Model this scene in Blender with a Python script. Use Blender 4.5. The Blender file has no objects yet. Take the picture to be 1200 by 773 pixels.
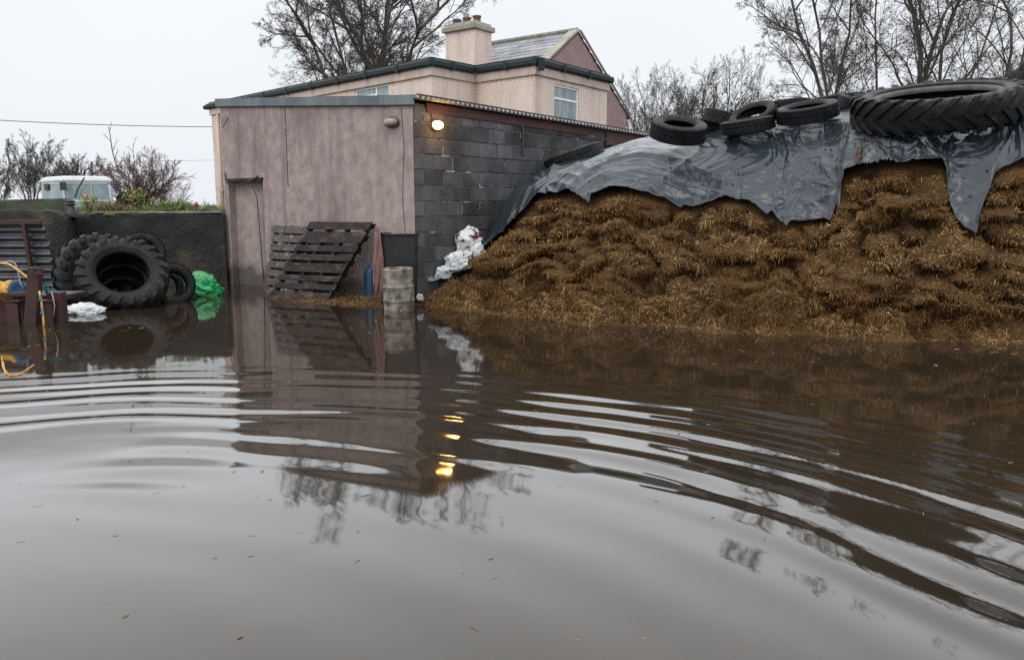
import bpy, math, random
import numpy as np
from mathutils import Vector, Matrix
PI = math.pi
R_ = math.radians

# ---------------------------------------------------------------- camera, world, sun, exposure
sc = bpy.context.scene
C = sc.collection
F = 933.0                    # focal length in photo pixels (photo 1200 x 773)
CX, CY, HOR = 600.0, 386.5, 244.0
EYE = 1.4
PITCH = math.atan((CY - HOR) / F)
cam = bpy.data.cameras.new('camera'); camo = bpy.data.objects.new('camera', cam); C.objects.link(camo)
cam.sensor_width = 36; cam.lens = 36 * F / 1200.0; cam.clip_start = .05; cam.clip_end = 3000
camo.location = (0, 0, EYE); camo.rotation_euler = (PI / 2 - PITCH, 0, 0)
sc.camera = camo
sc.render.resolution_x = 1024; sc.render.resolution_y = 659
sc.view_settings.view_transform = 'Standard'; sc.view_settings.look = 'None'
sc.view_settings.exposure = 0.22; sc.view_settings.gamma = 1.0
sc.view_settings.use_curve_mapping = False
sc.render.engine = 'CYCLES'
sc.cycles.use_denoising = False
sc.cycles.max_bounces = 6; sc.cycles.glossy_bounces = 3; sc.cycles.transparent_max_bounces = 12
sc.cycles.sample_clamp_indirect = 4.0

world = bpy.data.worlds.new('World'); sc.world = world; world.use_nodes = True
wt = world.node_tree; wt.nodes.clear()
wo = wt.nodes.new('ShaderNodeOutputWorld'); bg = wt.nodes.new('ShaderNodeBackground')
sky = wt.nodes.new('ShaderNodeTexSky'); sky.sky_type = 'NISHITA'; sky.sun_disc = False
sky.sun_elevation = R_(48); sky.sun_rotation = R_(-150)
sky.air_density = 1.0; sky.dust_density = 6.0
geo = wt.nodes.new('ShaderNodeNewGeometry'); sep = wt.nodes.new('ShaderNodeSeparateXYZ')
ramp = wt.nodes.new('ShaderNodeValToRGB')
ramp.color_ramp.elements[0].position = 0.0; ramp.color_ramp.elements[0].color = (.43, .45, .475, 1)
ramp.color_ramp.elements[1].position = 1.0; ramp.color_ramp.elements[1].color = (.94, .97, 1.0, 1)
e = ramp.color_ramp.elements.new(.24); e.color = (.465, .48, .495, 1)
e = ramp.color_ramp.elements.new(.29); e.color = (1.05, 1.10, 1.15, 1)
e = ramp.color_ramp.elements.new(.38); e.color = (1.05, 1.08, 1.12, 1)
e = ramp.color_ramp.elements.new(.52); e.color = (.84, .855, .87, 1)
tc = wt.nodes.new('ShaderNodeTexCoord'); nz = wt.nodes.new('ShaderNodeTexNoise'); nz.inputs['Scale'].default_value = 2.2
nz.inputs['Detail'].default_value = 4
mr = wt.nodes.new('ShaderNodeMapRange'); mr.inputs[3].default_value = .93; mr.inputs[4].default_value = 1.07
mul = wt.nodes.new('ShaderNodeVectorMath'); mul.operation = 'SCALE'
mul2 = wt.nodes.new('ShaderNodeVectorMath'); mul2.operation = 'SCALE'; mul2.inputs[3].default_value = 18.0
mix = wt.nodes.new('ShaderNodeMix'); mix.data_type = 'RGBA'; mix.inputs[0].default_value = .93
L = wt.links.new
L(tc.outputs['Generated'], sep.inputs[0]); L(sep.outputs[2], ramp.inputs[0])
L(tc.outputs['Generated'], nz.inputs['Vector']); L(nz.outputs[0], mr.inputs[0])
L(ramp.outputs[0], mul.inputs[0]); L(mr.outputs[0], mul.inputs[3]); L(mul.outputs[0], mul2.inputs[0])
L(sky.outputs[0], mix.inputs[6]); L(mul2.outputs[0], mix.inputs[7]); L(mix.outputs[2], bg.inputs[0])
bg.inputs[1].default_value = .1
L(bg.outputs[0], wo.inputs[0])

sl = bpy.data.lights.new('sun', 'SUN'); sl.energy = .6; sl.angle = R_(25); sl.color = (1, .97, .93)
so = bpy.data.objects.new('sun', sl); C.objects.link(so)
so.location = (-6, -8, 20)
so.rotation_euler = Vector((.42, .62, -.80)).to_track_quat('-Z', 'Y').to_euler()

# ---------------------------------------------------------------- pixel -> world
cp, sp = math.cos(PITCH), math.sin(PITCH)
def ray(px, py):
    X = (px - CX) / F; U = (CY - py) / F
    return Vector((X, cp + U * sp, -sp + U * cp))
def at(px, py, Y):
    d = ray(px, py); t = Y / d.y
    return Vector((d.x * t, Y, EYE + d.z * t))
def onz(px, py, z=0.0):
    d = ray(px, py); t = (z - EYE) / d.z
    return Vector((d.x * t, d.y * t, z))
def onplane(px, py, p0, p1):
    """where the ray meets the vertical plane through p0, p1: metres along it, height"""
    d = ray(px, py); a = Vector((p1[0] - p0[0], p1[1] - p0[1])); Ln = a.length; a /= Ln
    den = d.x * a.y - d.y * a.x
    # p0 + a*u = d*t
    t = (p0[0] * a.y - p0[1] * a.x) / den
    u = (d.x * t - p0[0]) * a.x + (d.y * t - p0[1]) * a.y
    return u, EYE + d.z * t
def azel(px, py):
    d = ray(px, py); return d.x / d.y, d.z / d.y

# ---------------------------------------------------------------- noise (vectorised value-gradient)
_rs = np.random.RandomState(7); _perm = _rs.permutation(512); _perm = np.concatenate([_perm, _perm, _perm])
_grad = _rs.normal(size=(512, 3)); _grad /= np.linalg.norm(_grad, axis=1)[:, None]
def gnoise(p):
    p = np.asarray(p, float); i = np.floor(p).astype(int); f = p - i; u = f * f * f * (f * (f * 6 - 15) + 10)
    i &= 511; out = 0
    for dx in (0, 1):
        wx = u[..., 0] if dx else 1 - u[..., 0]
        for dy in (0, 1):
            wy = u[..., 1] if dy else 1 - u[..., 1]
            for dz in (0, 1):
                wz = u[..., 2] if dz else 1 - u[..., 2]
                h = _perm[(_perm[(_perm[(i[..., 0] + dx) & 511] + i[..., 1] + dy) & 511] + i[..., 2] + dz) & 511]
                g = _grad[h]
                out = out + wx * wy * wz * (g[..., 0] * (f[..., 0] - dx) + g[..., 1] * (f[..., 1] - dy) + g[..., 2] * (f[..., 2] - dz))
    return out * 1.6
def fbm(p, o=4, lac=2.03, gain=.5):
    p = np.asarray(p, float); a = 1; s = 0
    for k in range(o):
        s = s + a * gnoise(p + 17.3 * k); p = p * lac; a *= gain
    return s
def ridged(p, o=3):
    p = np.asarray(p, float); a = 1; s = 0
    for k in range(o):
        s = s + a * (1 - 2 * np.abs(gnoise(p + 9.1 * k))); p = p * 2.1; a *= .5
    return s

# ---------------------------------------------------------------- materials
M = {}
def mat(name, c1, c2=None, samt=.8, tide=None, scale=3.0, rough=.7, rough2=None, metal=0.0, bump=.0, bscale=40.0, bdist=.01, streak=None, streak_z=.15,
        coords='Object', spec=.5, coat=0.0, thr=(.35, .65), stretch=(1, 1, 1), c3=None, c3scale=1.0, c3thr=(.5, .62), island=0.0, detail=8):
    m = bpy.data.materials.new(name); m.use_nodes = True; t = m.node_tree; b = t.nodes['Principled BSDF']; N = t.nodes.new; LK = t.links.new
    co = N('ShaderNodeTexCoord'); mp = N('ShaderNodeMapping'); mp.inputs['Scale'].default_value = stretch; LK(co.outputs[coords], mp.inputs[0])
    vec = mp.outputs[0]
    def noise(sc_, det=detail, v=None, dist=0):
        n = N('ShaderNodeTexNoise'); n.inputs['Scale'].default_value = sc_; n.inputs['Detail'].default_value = det; n.inputs['Roughness'].default_value = .6
        n.inputs['Distortion'].default_value = dist
        LK(v or vec, n.inputs['Vector']); return n.outputs[0]
    def rng(src, a, b_, lo=0., hi=1.):
        r = N('ShaderNodeMapRange'); r.inputs[1].default_value = a; r.inputs[2].default_value = b_; r.inputs[3].default_value = lo; r.inputs[4].default_value = hi
        LK(src, r.inputs[0]); return r.outputs[0]
    def mixc(fac, a, b_, mode='MIX'):
        x = N('ShaderNodeMix'); x.data_type = 'RGBA'; x.blend_type = mode
        if isinstance(fac, float): x.inputs[0].default_value = fac
        else: LK(fac, x.inputs[0])
        for s_, v in ((6, a), (7, b_)):
            if isinstance(v, tuple): x.inputs[s_].default_value = (*v, 1)
            else: LK(v, x.inputs[s_])
        return x.outputs[2]
    n1 = noise(scale); f1 = rng(n1, *thr)
    col = c1
    if c2: col = mixc(f1, c1, c2)
    if c3: col = mixc(rng(noise(c3scale, 6), *c3thr), col, c3)
    if streak:
        mp2 = N('ShaderNodeMapping'); mp2.inputs['Scale'].default_value = (1, 1, streak_z); LK(co.outputs[coords], mp2.inputs[0])
        for sc_, lo, hi, amt in ((3.0, .48, .78, samt), (8.0, .52, .9, samt * .4)):
            fs = rng(noise(sc_, 5, mp2.outputs[0]), lo, hi, 0, amt)
            col = mixc(fs, col, streak)
    if tide:
        sx = N('ShaderNodeSeparateXYZ'); LK(co.outputs[coords], sx.inputs[0]); ad = N('ShaderNodeMath'); ad.operation = 'MULTIPLY_ADD'; ad.inputs[1].default_value = -.55; LK(noise(2.5, 5), ad.inputs[0]); LK(sx.outputs[2], ad.inputs[2])
        col = mixc(rng(ad.outputs[0], tide[0] - .26 - .05, tide[0] - .26 + .12, .85, 0), col, tide[1])
    if island:
        gi = N('ShaderNodeNewGeometry'); v = rng(gi.outputs['Random Per Island'], 0, 1, 1 - island, 1 + island)
        hs = N('ShaderNodeVectorMath'); hs.operation = 'SCALE'
        if isinstance(col, tuple): hs.inputs[0].default_value = col
        else: LK(col, hs.inputs[0])
        LK(v, hs.inputs[3]); col = hs.outputs[0]
    if isinstance(col, tuple): b.inputs['Base Color'].default_value = (*col, 1)
    else: LK(col, b.inputs['Base Color'])
    if rough2 is not None: LK(rng(noise(scale * 1.7), .3, .7, rough, rough2), b.inputs['Roughness'])
    else: b.inputs['Roughness'].default_value = rough
    b.inputs['Metallic'].default_value = metal; b.inputs['Specular IOR Level'].default_value = spec; b.inputs['Coat Weight'].default_value = coat
    if bump:
        bp = N('ShaderNodeBump'); bp.inputs['Strength'].default_value = bump; bp.inputs['Distance'].default_value = bdist
        LK(noise(bscale, 8), bp.inputs['Height']); LK(bp.outputs[0], b.inputs['Normal'])
    M[name] = m; return m

# ---------------------------------------------------------------- mesh builder
class MB:
    def __init__(s): s.v = []; s.f = []
    def add(s, V, Fc):
        o = len(s.v); s.v += [tuple(p) for p in V]; s.f += [tuple(i + o for i in q) for q in Fc]; return s
    def box(s, c, e, basis=None):
        """c centre, e full extents, basis 3 axis vectors"""
        X, Y, Z = basis or (Vector((1, 0, 0)), Vector((0, 1, 0)), Vector((0, 0, 1))); c = Vector(c)
        V = [c + X * (e[0] / 2 * i) + Y * (e[1] / 2 * j) + Z * (e[2] / 2 * k) for i in (-1, 1) for j in (-1, 1) for k in (-1, 1)]
        return s.add(V, [(0, 1, 3, 2), (4, 6, 7, 5), (0, 4, 5, 1), (2, 3, 7, 6), (0, 2, 6, 4), (1, 5, 7, 3)])
    def bar(s, p, q, w, h, up=Vector((0, 0, 1))):
        p, q = Vector(p), Vector(q); d = (q - p); l = d.length; d.normalize(); sd = d.cross(up).normalized(); u = sd.cross(d)
        return s.box((p + q) / 2, (l, w, h), (d, sd, u))
    def tube(s, pts, r, k=8, cap=True):
        pts = [Vector(p) for p in pts]; n = len(pts); rr = r if hasattr(r, '__len__') else [r] * n
        V = []; u = None
        for i, p in enumerate(pts):
            t = (pts[min(i + 1, n - 1)] - pts[max(i - 1, 0)]).normalized()
            if u is None: u = t.orthogonal().normalized()
            u = (u - t * u.dot(t)).normalized(); w = t.cross(u)
            V += [p + (u * math.cos(a) + w * math.sin(a)) * rr[i] for a in [2 * PI * j / k for j in range(k)]]
        Fc = [(i * k + j, i * k + (j + 1) % k, (i + 1) * k + (j + 1) % k, (i + 1) * k + j) for i in range(n - 1) for j in range(k)]
        if cap: Fc += [tuple(range(k))[::-1], tuple((n - 1) * k + j for j in range(k))]
        return s.add(V, Fc)
    def lathe(s, prof, k=32, M4=None, closed=False):
        """prof list of (r, z)"""
        V = []; n = len(prof)
        for r, z in prof:
            V += [Vector((r * math.cos(2 * PI * j / k), r * math.sin(2 * PI * j / k), z)) for j in range(k)]
        if M4: V = [M4 @ v for v in V]
        m = n if closed else n - 1
        Fc = [(i * k + j, i * k + (j + 1) % k, ((i + 1) % n) * k + (j + 1) % k, ((i + 1) % n) * k + j) for i in range(m) for j in range(k)]
        return s.add(V, Fc)
    def prism(s, poly, d):
        """poly of 3D points, extruded by vector d"""
        n = len(poly); P = [Vector(p) for p in poly]; d = Vector(d)
        return s.add(P + [p + d for p in P], [tuple(range(n))[::-1], tuple(range(n, 2 * n))] + [(i, (i + 1) % n, n + (i + 1) % n, n + i) for i in range(n)])
    def build(s, name, m, parent=None, smooth=False, bevel=0.0, fix=True, loc=None):
        return mesh(name, s.v, s.f, m, parent, smooth, bevel, fix, loc)

def mesh(name, V, Fc, m, parent=None, smooth=False, bevel=0.0, fix=False, loc=None):
    me = bpy.data.meshes.new(name)
    V = np.asarray(V, float)
    if parent is not None and parent.get('_wl') is not None: V = V - np.array(parent['_wl'])
    elif loc is not None: V = V - np.array(loc)
    if isinstance(Fc, np.ndarray):
        k = Fc.shape[1]; me.vertices.add(len(V)); me.vertices.foreach_set('co', V.ravel())
        me.loops.add(Fc.size); me.loops.foreach_set('vertex_index', Fc.ravel().astype(np.int32))
        me.polygons.add(len(Fc)); me.polygons.foreach_set('loop_start', (np.arange(len(Fc)) * k).astype(np.int32)); me.update(calc_edges=True)
    else: me.from_pydata([tuple(p) for p in V], [], Fc)
    if fix and len(V) < 60000:
        import bmesh; bm = bmesh.new(); bm.from_mesh(me); bmesh.ops.recalc_face_normals(bm, faces=bm.faces); bm.to_mesh(me); bm.free()
    if smooth: me.shade_smooth()
    if m: me.materials.append(m if not isinstance(m, str) else M[m])
    o = bpy.data.objects.new(name, me); C.objects.link(o)
    if parent is not None:
        o.parent = parent
        if parent.get('_wl') is not None: o['_wl'] = list(parent['_wl'])
    elif loc is not None: o.location = loc; o['_wl'] = list(loc)
    if bevel:
        b = o.modifiers.new('bevel', 'BEVEL'); b.width = bevel; b.segments = 2; b.limit_method = 'ANGLE'; b.angle_limit = R_(40)
    return o
def grid_mesh(name, P, m, parent=None, loc=None, smooth=True, wrap=False):
    """P[n, m, 3] -> quads"""
    a, b = P.shape[:2]; I = np.arange(a * b).reshape(a, b)
    q = np.stack([I[:-1, :-1], I[1:, :-1], I[1:, 1:], I[:-1, 1:]], -1).reshape(-1, 4)
    return mesh(name, P.reshape(-1, 3), q, m, parent, smooth, loc=loc)
def tag(o, label=None, cat=None, group=None, kind=None):
    if label: o['label'] = label
    if cat: o['category'] = cat
    if group: o['group'] = group
    if kind: o['kind'] = kind
    return o
def thing(name, loc, label, cat, group=None, local=False):
    """Empty at the base; unless local, its parts are given in world coordinates"""
    o = bpy.data.objects.new(name, None); C.objects.link(o); o.location = loc; o.empty_display_size = .2
    if not local: o['_wl'] = list(loc)
    return tag(o, label, cat, group)
def copy_tree(o, parent=None):
    c = o.copy(); C.objects.link(c); c.parent = parent
    for ch in [x for x in bpy.data.objects if x.parent == o]: copy_tree(ch, c)
    return c
def frame_of(p, ex, ey, ez):
    m = Matrix((ex, ey, ez)).transposed().to_4x4(); m.translation = p; return m
def axis_matrix(p, n, spin=0.0):
    n = Vector(n).normalized(); q = n.to_track_quat('Z', 'Y'); return Matrix.Translation(p) @ q.to_matrix().to_4x4() @ Matrix.Rotation(spin, 4, 'Z')
rnd = random.Random(11); nr = np.random.RandomState(5)

# ---------------------------------------------------------------- palette
mat('water', (.020, .0145, .009), (.027, .019, .012), scale=.6, rough=.042, spec=.5)
M['water'].node_tree.nodes['Principled BSDF'].inputs['IOR'].default_value = 1.56
mat('mud', (.05, .035, .022), (.09, .065, .04), scale=1.5, rough=.9, bump=.6, bscale=12)
mat('field', (.05, .07, .025), (.08, .09, .035), scale=.3, rough=.95, bump=.4, bscale=6)
mat('pink_render', (.36, .285, .262), (.235, .185, .172), tide=(.27, (.06, .052, .045)), scale=5.5, rough=.85, bump=.5, bscale=55, bdist=.015, streak=(.13, .105, .105), streak_z=.14, samt=1.0, c3=(.16, .125, .12), c3scale=1.0, c3thr=(.50, .80))
mat('cream_render', (.67, .56, .49), (.61, .51, .445), scale=2.0, rough=.9, bump=.8, bscale=45, bdist=.02, streak=(.44, .33, .275), streak_z=.1)
mat('mauve_render', (.33, .22, .22), (.27, .18, .185), scale=3.0, rough=.9, bump=.8, bscale=45, bdist=.02)
mat('band_render', (.52, .43, .37), (.44, .36, .31), scale=2.0, rough=.8, streak=(.3, .24, .21), streak_z=.2)
mat('block', (.115, .117, .125), (.040, .041, .045), scale=1.4, rough=.9, rough2=.6, bump=1.0, bscale=45, bdist=.02, c3=(.018, .019, .020), c3scale=.5, c3thr=(.46, .66), island=.38, spec=.35)
mat('mortar', (.035, .033, .030), (.12, .105, .085), scale=6, rough=.95, c3=(.42, .41, .38), c3scale=3.2, c3thr=(.60, .66), bump=.5, bscale=50)
mat('dark_wall', (.010, .010, .012), (.030, .028, .026), scale=1.6, rough=.85, rough2=.5, bump=1.0, bscale=18, bdist=.03, c3=(.085, .068, .035), c3scale=1.1, c3thr=(.54, .74), spec=.3)
mat('moss_wall', (.03, .032, .028), (.055, .052, .045), scale=2.0, rough=.85, bump=.8, bscale=25, bdist=.03, c3=(.06, .085, .02), c3scale=1.6, c3thr=(.5, .66))
mat('pale_edge', (.30, .30, .29), (.07, .075, .06), scale=3.0, rough=.7, bump=.5)
mat('flashing', (.085, .105, .12), (.16, .19, .205), scale=1.2, rough=.45, metal=.3, bump=.2, bscale=20, streak=(.05, .06, .065), streak_z=.3)
mat('roof_sheet', (.42, .42, .41), (.22, .21, .20), scale=5, rough=.5, metal=.3)
mat('timber_red', (.085, .035, .03), (.05, .026, .024), scale=3, rough=.8, bump=.5, bscale=30)
mat('slate', (.13, .135, .15), (.21, .20, .225), scale=1.2, rough=.42, bump=.3, bscale=20, island=.3, c3=(.22, .23, .15), c3scale=2.5, c3thr=(.58, .7))
mat('gutter', (.006, .014, .015), (.010, .020, .021), scale=2, rough=.55, spec=.3)
mat('cap_stone', (.36, .33, .28), (.22, .21, .16), scale=4, rough=.9, bump=.6)
mat('upvc', (.78, .79, .80), rough=.3)
mat('glass', (.10, .13, .145), (.05, .06, .065), scale=2.5, rough=.04, spec=.8)
mat('curtain', (.30, .37, .38), (.17, .22, .23), scale=7.0, rough=.12, stretch=(1, 1, .15), spec=.8)
mat('rubber', (.0055, .006, .007), (.013, .014, .016), scale=6, rough=.38, rough2=.62, bump=.4, bscale=40, spec=.16, c3=(.045, .04, .034), c3scale=3.5, c3thr=(.62, .80))
mat('rubber_dusty', (.006, .0065, .0075), (.018, .018, .019), scale=3, rough=.40, rough2=.65, bump=.4, bscale=40, spec=.18, c3=(.055, .05, .042), c3scale=3.0, c3thr=(.60, .80))
mat('bead', (.085, .08, .07), (.035, .034, .03), scale=8, rough=.55)
mat('tarp', (.020, .029, .039), (.014, .020, .028), scale=1.1, rough=.36, rough2=.24, bump=.16, bscale=5, bdist=.03, spec=.52)
mat('silage', (.11, .062, .025), (.032, .018, .009), scale=2.4, rough=.9, bump=1.0, bscale=45, bdist=.03, c3=(.075, .042, .016), c3scale=1.3, c3thr=(.50, .64), spec=.12)
mat('dark_wood', (.010, .007, .006), (.030, .024, .023), scale=2.2, rough=.5, rough2=.75, bump=.6, bscale=30, stretch=(.6, 6, 6), c3=(.12, .07, .052), c3scale=1.5, c3thr=(.54, .70), spec=.3)
mat('old_wood', (.045, .034, .032), (.09, .072, .066), scale=2.2, rough=.7, bump=.6, bscale=30, stretch=(.6, 6, 6), c3=(.30, .27, .25), c3scale=1.7, c3thr=(.58, .72))
mat('black_plastic', (.007, .008, .010), (.012, .014, .017), scale=3, rough=.38, bump=.1, bscale=15)
mat('rag', (.24, .13, .11), (.09, .05, .045), scale=14, rough=.8, stretch=(1, 1, .15))
mat('drum', (.30, .27, .22), (.07, .06, .045), scale=7, rough=.8, rough2=.5, bump=.8, bscale=35, c3=(.055, .045, .03), c3scale=9, c3thr=(.50, .66))
mat('blue_plastic', (.004, .06, .12), (.004, .035, .07), scale=3, rough=.4)
mat('green_plastic', (.004, .20, .045), (.008, .32, .09), scale=5, rough=.28, spec=.6)
mat('white_plastic', (.62, .64, .64), (.42, .43, .43), scale=7, rough=.35)
mat('feed_sack', (.62, .63, .62), (.46, .47, .46), scale=6, rough=.4, c3=(.10, .02, .025), c3scale=7.0, c3thr=(.54, .56))
mat('plain_sack', (.60, .63, .64), (.40, .43, .44), scale=6, rough=.4, c3=(.05, .06, .08), c3scale=7.0, c3thr=(.60, .62))
mat('red_paint', (.050, .013, .011), (.026, .011, .010), scale=4, rough=.5, rough2=.8, bump=.4, bscale=30, c3=(.03, .018, .014), c3scale=5, c3thr=(.5, .62))
mat('galv', (.12, .125, .135), (.055, .058, .065), scale=2, rough=.5, rough2=.35, metal=.55, bump=.2, bscale=20, streak=(.03, .028, .03), streak_z=.4)
mat('yellow_rope', (.70, .38, .05), (.52, .27, .04), scale=20, rough=.6, bump=.4, bscale=90)
mat('grey_hose', (.25, .28, .28), rough=.4)
mat('blue_twine', (.01, .22, .30), rough=.6)
mat('cast_iron', (.02, .021, .023), rough=.5, bump=.3, bscale=30)
mat('bark', (.045, .039, .034), (.095, .086, .073), scale=5, rough=.95, stretch=(1, 1, .3), bump=.5, bscale=20)
mat('bark_birch', (.05, .043, .038), (.15, .135, .11), scale=2, rough=.9, thr=(.45, .62))
mat('twig', (.060, .050, .045), (.095, .080, .070), scale=.5, rough=.95)
mat('twig_red', (.085, .036, .032), (.12, .055, .045), scale=.8, rough=.95)
mat('twig_green', (.055, .055, .025), (.085, .075, .04), scale=.8, rough=.95)
mat('dead_leaf', (.085, .05, .03), (.05, .035, .025), scale=9, rough=.9, island=.4)
mat('ivy', (.02, .04, .014), (.03, .055, .02), scale=3, rough=.5, island=.35)
mat('grass', (.10, .16, .03), (.16, .20, .045), scale=3, rough=.8, island=.35)
mat('leaf_yellow', (.20, .24, .04), (.12, .19, .035), scale=3, rough=.6, island=.3)
mat('rust_grass', (.20, .13, .05), (.12, .085, .04), scale=3, rough=.9, island=.3)
mat('peach', (.65, .30, .17), rough=.8)
mat('cab_white', (.52, .55, .55), (.42, .45, .45), scale=3, rough=.4)
mat('cab_dark', (.02, .022, .024), rough=.5)
mat('cab_glass', (.12, .19, .21), (.20, .28, .30), scale=2.5, rough=.06, spec=.8)
mat('wire', (.02, .02, .02), rough=.7)
mat('pot_red', (.15, .075, .06), rough=.8); mat('pot_blue', (.09, .11, .14), rough=.7)
mat('lamp_body', (.36, .32, .25), (.24, .21, .16), scale=8, rough=.6)
m = mat('lamp_lit', (.9, .6, .25), rough=.3); b = m.node_tree.nodes['Principled BSDF']
b.inputs['Emission Color'].default_value = (1, .46, .09, 1); b.inputs['Emission Strength'].default_value = 16

def island_ramp(name, stops, rough=.85, noise_mix=None):
    m = bpy.data.materials.new(name); m.use_nodes = True; t = m.node_tree; b = t.nodes['Principled BSDF']
    g = t.nodes.new('ShaderNodeNewGeometry'); r = t.nodes.new('ShaderNodeValToRGB'); cr = r.color_ramp
    while len(cr.elements) < len(stops): cr.elements.new(.5)
    for e_, (p_, c_) in zip(cr.elements, stops): e_.position = p_; e_.color = (*c_, 1)
    t.links.new(g.outputs['Random Per Island'], r.inputs[0]); out = r.outputs[0]
    if noise_mix:
        co = t.nodes.new('ShaderNodeTexCoord'); n = t.nodes.new('ShaderNodeTexNoise'); n.inputs['Scale'].default_value = noise_mix[0]; n.inputs['Detail'].default_value = 4
        mr_ = t.nodes.new('ShaderNodeMapRange'); mr_.inputs[1].default_value = .4; mr_.inputs[2].default_value = .62
        x = t.nodes.new('ShaderNodeMix'); x.data_type = 'RGBA'; x.blend_type = 'MULTIPLY'; x.inputs[7].default_value = (*noise_mix[1], 1)
        t.links.new(co.outputs['Object'], n.inputs['Vector']); t.links.new(n.outputs[0], mr_.inputs[0]); t.links.new(mr_.outputs[0], x.inputs[0]); t.links.new(out, x.inputs[6]); out = x.outputs[2]
    t.links.new(out, b.inputs['Base Color']); b.inputs['Roughness'].default_value = rough; b.inputs['Specular IOR Level'].default_value = .12
    M[name] = m; return m
island_ramp('straw', [(0, (.085, .043, .016)), (.3, (.20, .110, .040)), (.7, (.36, .21, .084)), (.95, (.49, .32, .145)), (1, (.64, .47, .25))], noise_mix=(1.5, (.42, .34, .28)))
island_ramp('straw_wet', [(0, (.05, .03, .012)), (.5, (.15, .095, .04)), (1, (.36, .25, .11))])
# ================================================================ layout of the yard
C0 = Vector((-1.41, 11.66, 0)); C1 = Vector((-5.28, 14.84, 0))          # shed: near corner, far left corner of the front
SIDE = Vector((.665, .747, 0)).normalized()
def wallY(az):
    """depth at which a sight line of azimuth az meets the shed's block wall"""
    t = (-C0.x + az * C0.y) / (SIDE.x - SIDE.y * az); return C0.y + SIDE.y * t

# ---------------------------------------------------------------- ground and water
def smooth(a, b, x):
    t = np.clip((x - a) / (b - a), 0, 1); return t * t * (3 - 2 * t)
gx = np.concatenate([-np.geomspace(900, 16, 22), np.linspace(-14, 14, 90), np.geomspace(16, 900, 22)])
gy = np.concatenate([-np.geomspace(900, 12, 18), np.linspace(-10, 40, 120), np.geomspace(43, 1200, 22)])
GX, GY = np.meshgrid(gx, gy, indexing='ij')
gz = -.28 + 1.1 * smooth(17, 26, GY) + .9 * smooth(14, 30, np.abs(GX)) + .06 * gnoise(np.stack([GX * .6, GY * .6, GX * 0], -1))
gz = gz + 1.5 * smooth(60, 400, np.hypot(GX, GY)) * (GY < 0)
tag(grid_mesh('ground', np.stack([GX, GY, gz], -1), 'mud'), kind='structure')

wx = np.concatenate([np.linspace(-22, -9.3, 14), np.arange(-9, 9.001, .03), np.linspace(9.3, 22, 14)])
wy = np.concatenate([np.linspace(-16, 1.0, 18), np.arange(1.05, 9.5, .022), np.linspace(9.7, 24, 16)])
WX, WY = np.meshgrid(wx, wy, indexing='ij')
cxw, cyw = -2.1, .5
dx, dy = WX - cxw, WY - cyw
P2 = np.stack([WX, WY, WX * 0], -1)
r = np.hypot(dx, dy) + .10 * gnoise(P2 * .55) + .035 * gnoise(P2 * 1.3 + 5)
th = np.arctan2(dx, dy)
# rings left by someone wading near the camera: short at the rim, longer inside
lam = .27 + .05 * (6.4 - r) * .5
rr0 = r - 3.8; phase = 14.5 * rr0 + 1.5 * rr0 ** 2 + 1.5 * gnoise(P2 * .7 + 41) + .5 * gnoise(P2 * 1.7 + 11)
env = np.exp(-((r - 5.15) / 1.15) ** 4 * 1.1)
ang = .74 + .28 * np.tanh((th - .35) * 2.2)
arc = np.stack([r * 3.2, th * 2.6, r * 0 + 2], -1); patch = np.clip(.78 + .8 * gnoise(P2 * .42 + 31) + 1.1 * gnoise(arc) * (1 + .5 * (th < .1)) + .35 * gnoise(P2 * 1.6 + 3), .0, 1.7)
env = env * (smooth(4.15, 4.75, r) * smooth(.12, -.02, th) + smooth(-.02, .12, th))
hz = .0050 * env * ang * patch * np.sin(phase)
env2 = np.exp(-((r - 4.2) / .55) ** 2) * smooth(.30, .75, th)
hz += .0052 * smooth(-.18, .06, th) * np.exp(-((r - 3.75) / .5) ** 2) * np.exp(-((th - .12) / .33) ** 2) * np.clip(.6 + 1.4 * gnoise(P2 * .9 + 51), 0, 1.5) * np.sin(2 * PI * r / .40 + .5)
hz += .0020 * smooth(-.18, .06, th) * np.exp(-((r - 4.15) / .55) ** 2) * np.exp(-((th - .14) / .33) ** 2) * np.clip(.75 + 1.0 * gnoise(arc + 9), 0, 1.6) * np.sin(phase)
hz += .0030 * env2 * np.clip(.5 + 1.4 * gnoise(P2 * .8 + 77), 0, 1.3) * np.sin(2 * PI * r / .42 + 1)
hz += .0011 * smooth(-.1, .3, th) * np.exp(-((r - 3.2) / 1.4) ** 2) * np.sin(2 * PI * r / .5 + 2) * np.clip(.6 + gnoise(P2 * .5 + 13), 0, 2)
Q = P2 @ np.array([[math.cos(.35), math.sin(.35), 0], [-math.sin(.35), math.cos(.35), 0], [0, 0, 1]])
hz += .0016 * gnoise(Q * np.array([.5, 1.7, 1]) + 3) * smooth(9.5, 7, WY)
hz += .00025 * gnoise(P2 * 5)
hz *= smooth(-9, -8, WX) * smooth(9, 8, WX) * smooth(1.0, 1.6, WY) * smooth(9.5, 8.8, WY)
tag(grid_mesh('flood_water', np.stack([WX, WY, hz], -1), 'water'), kind='structure')

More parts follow.
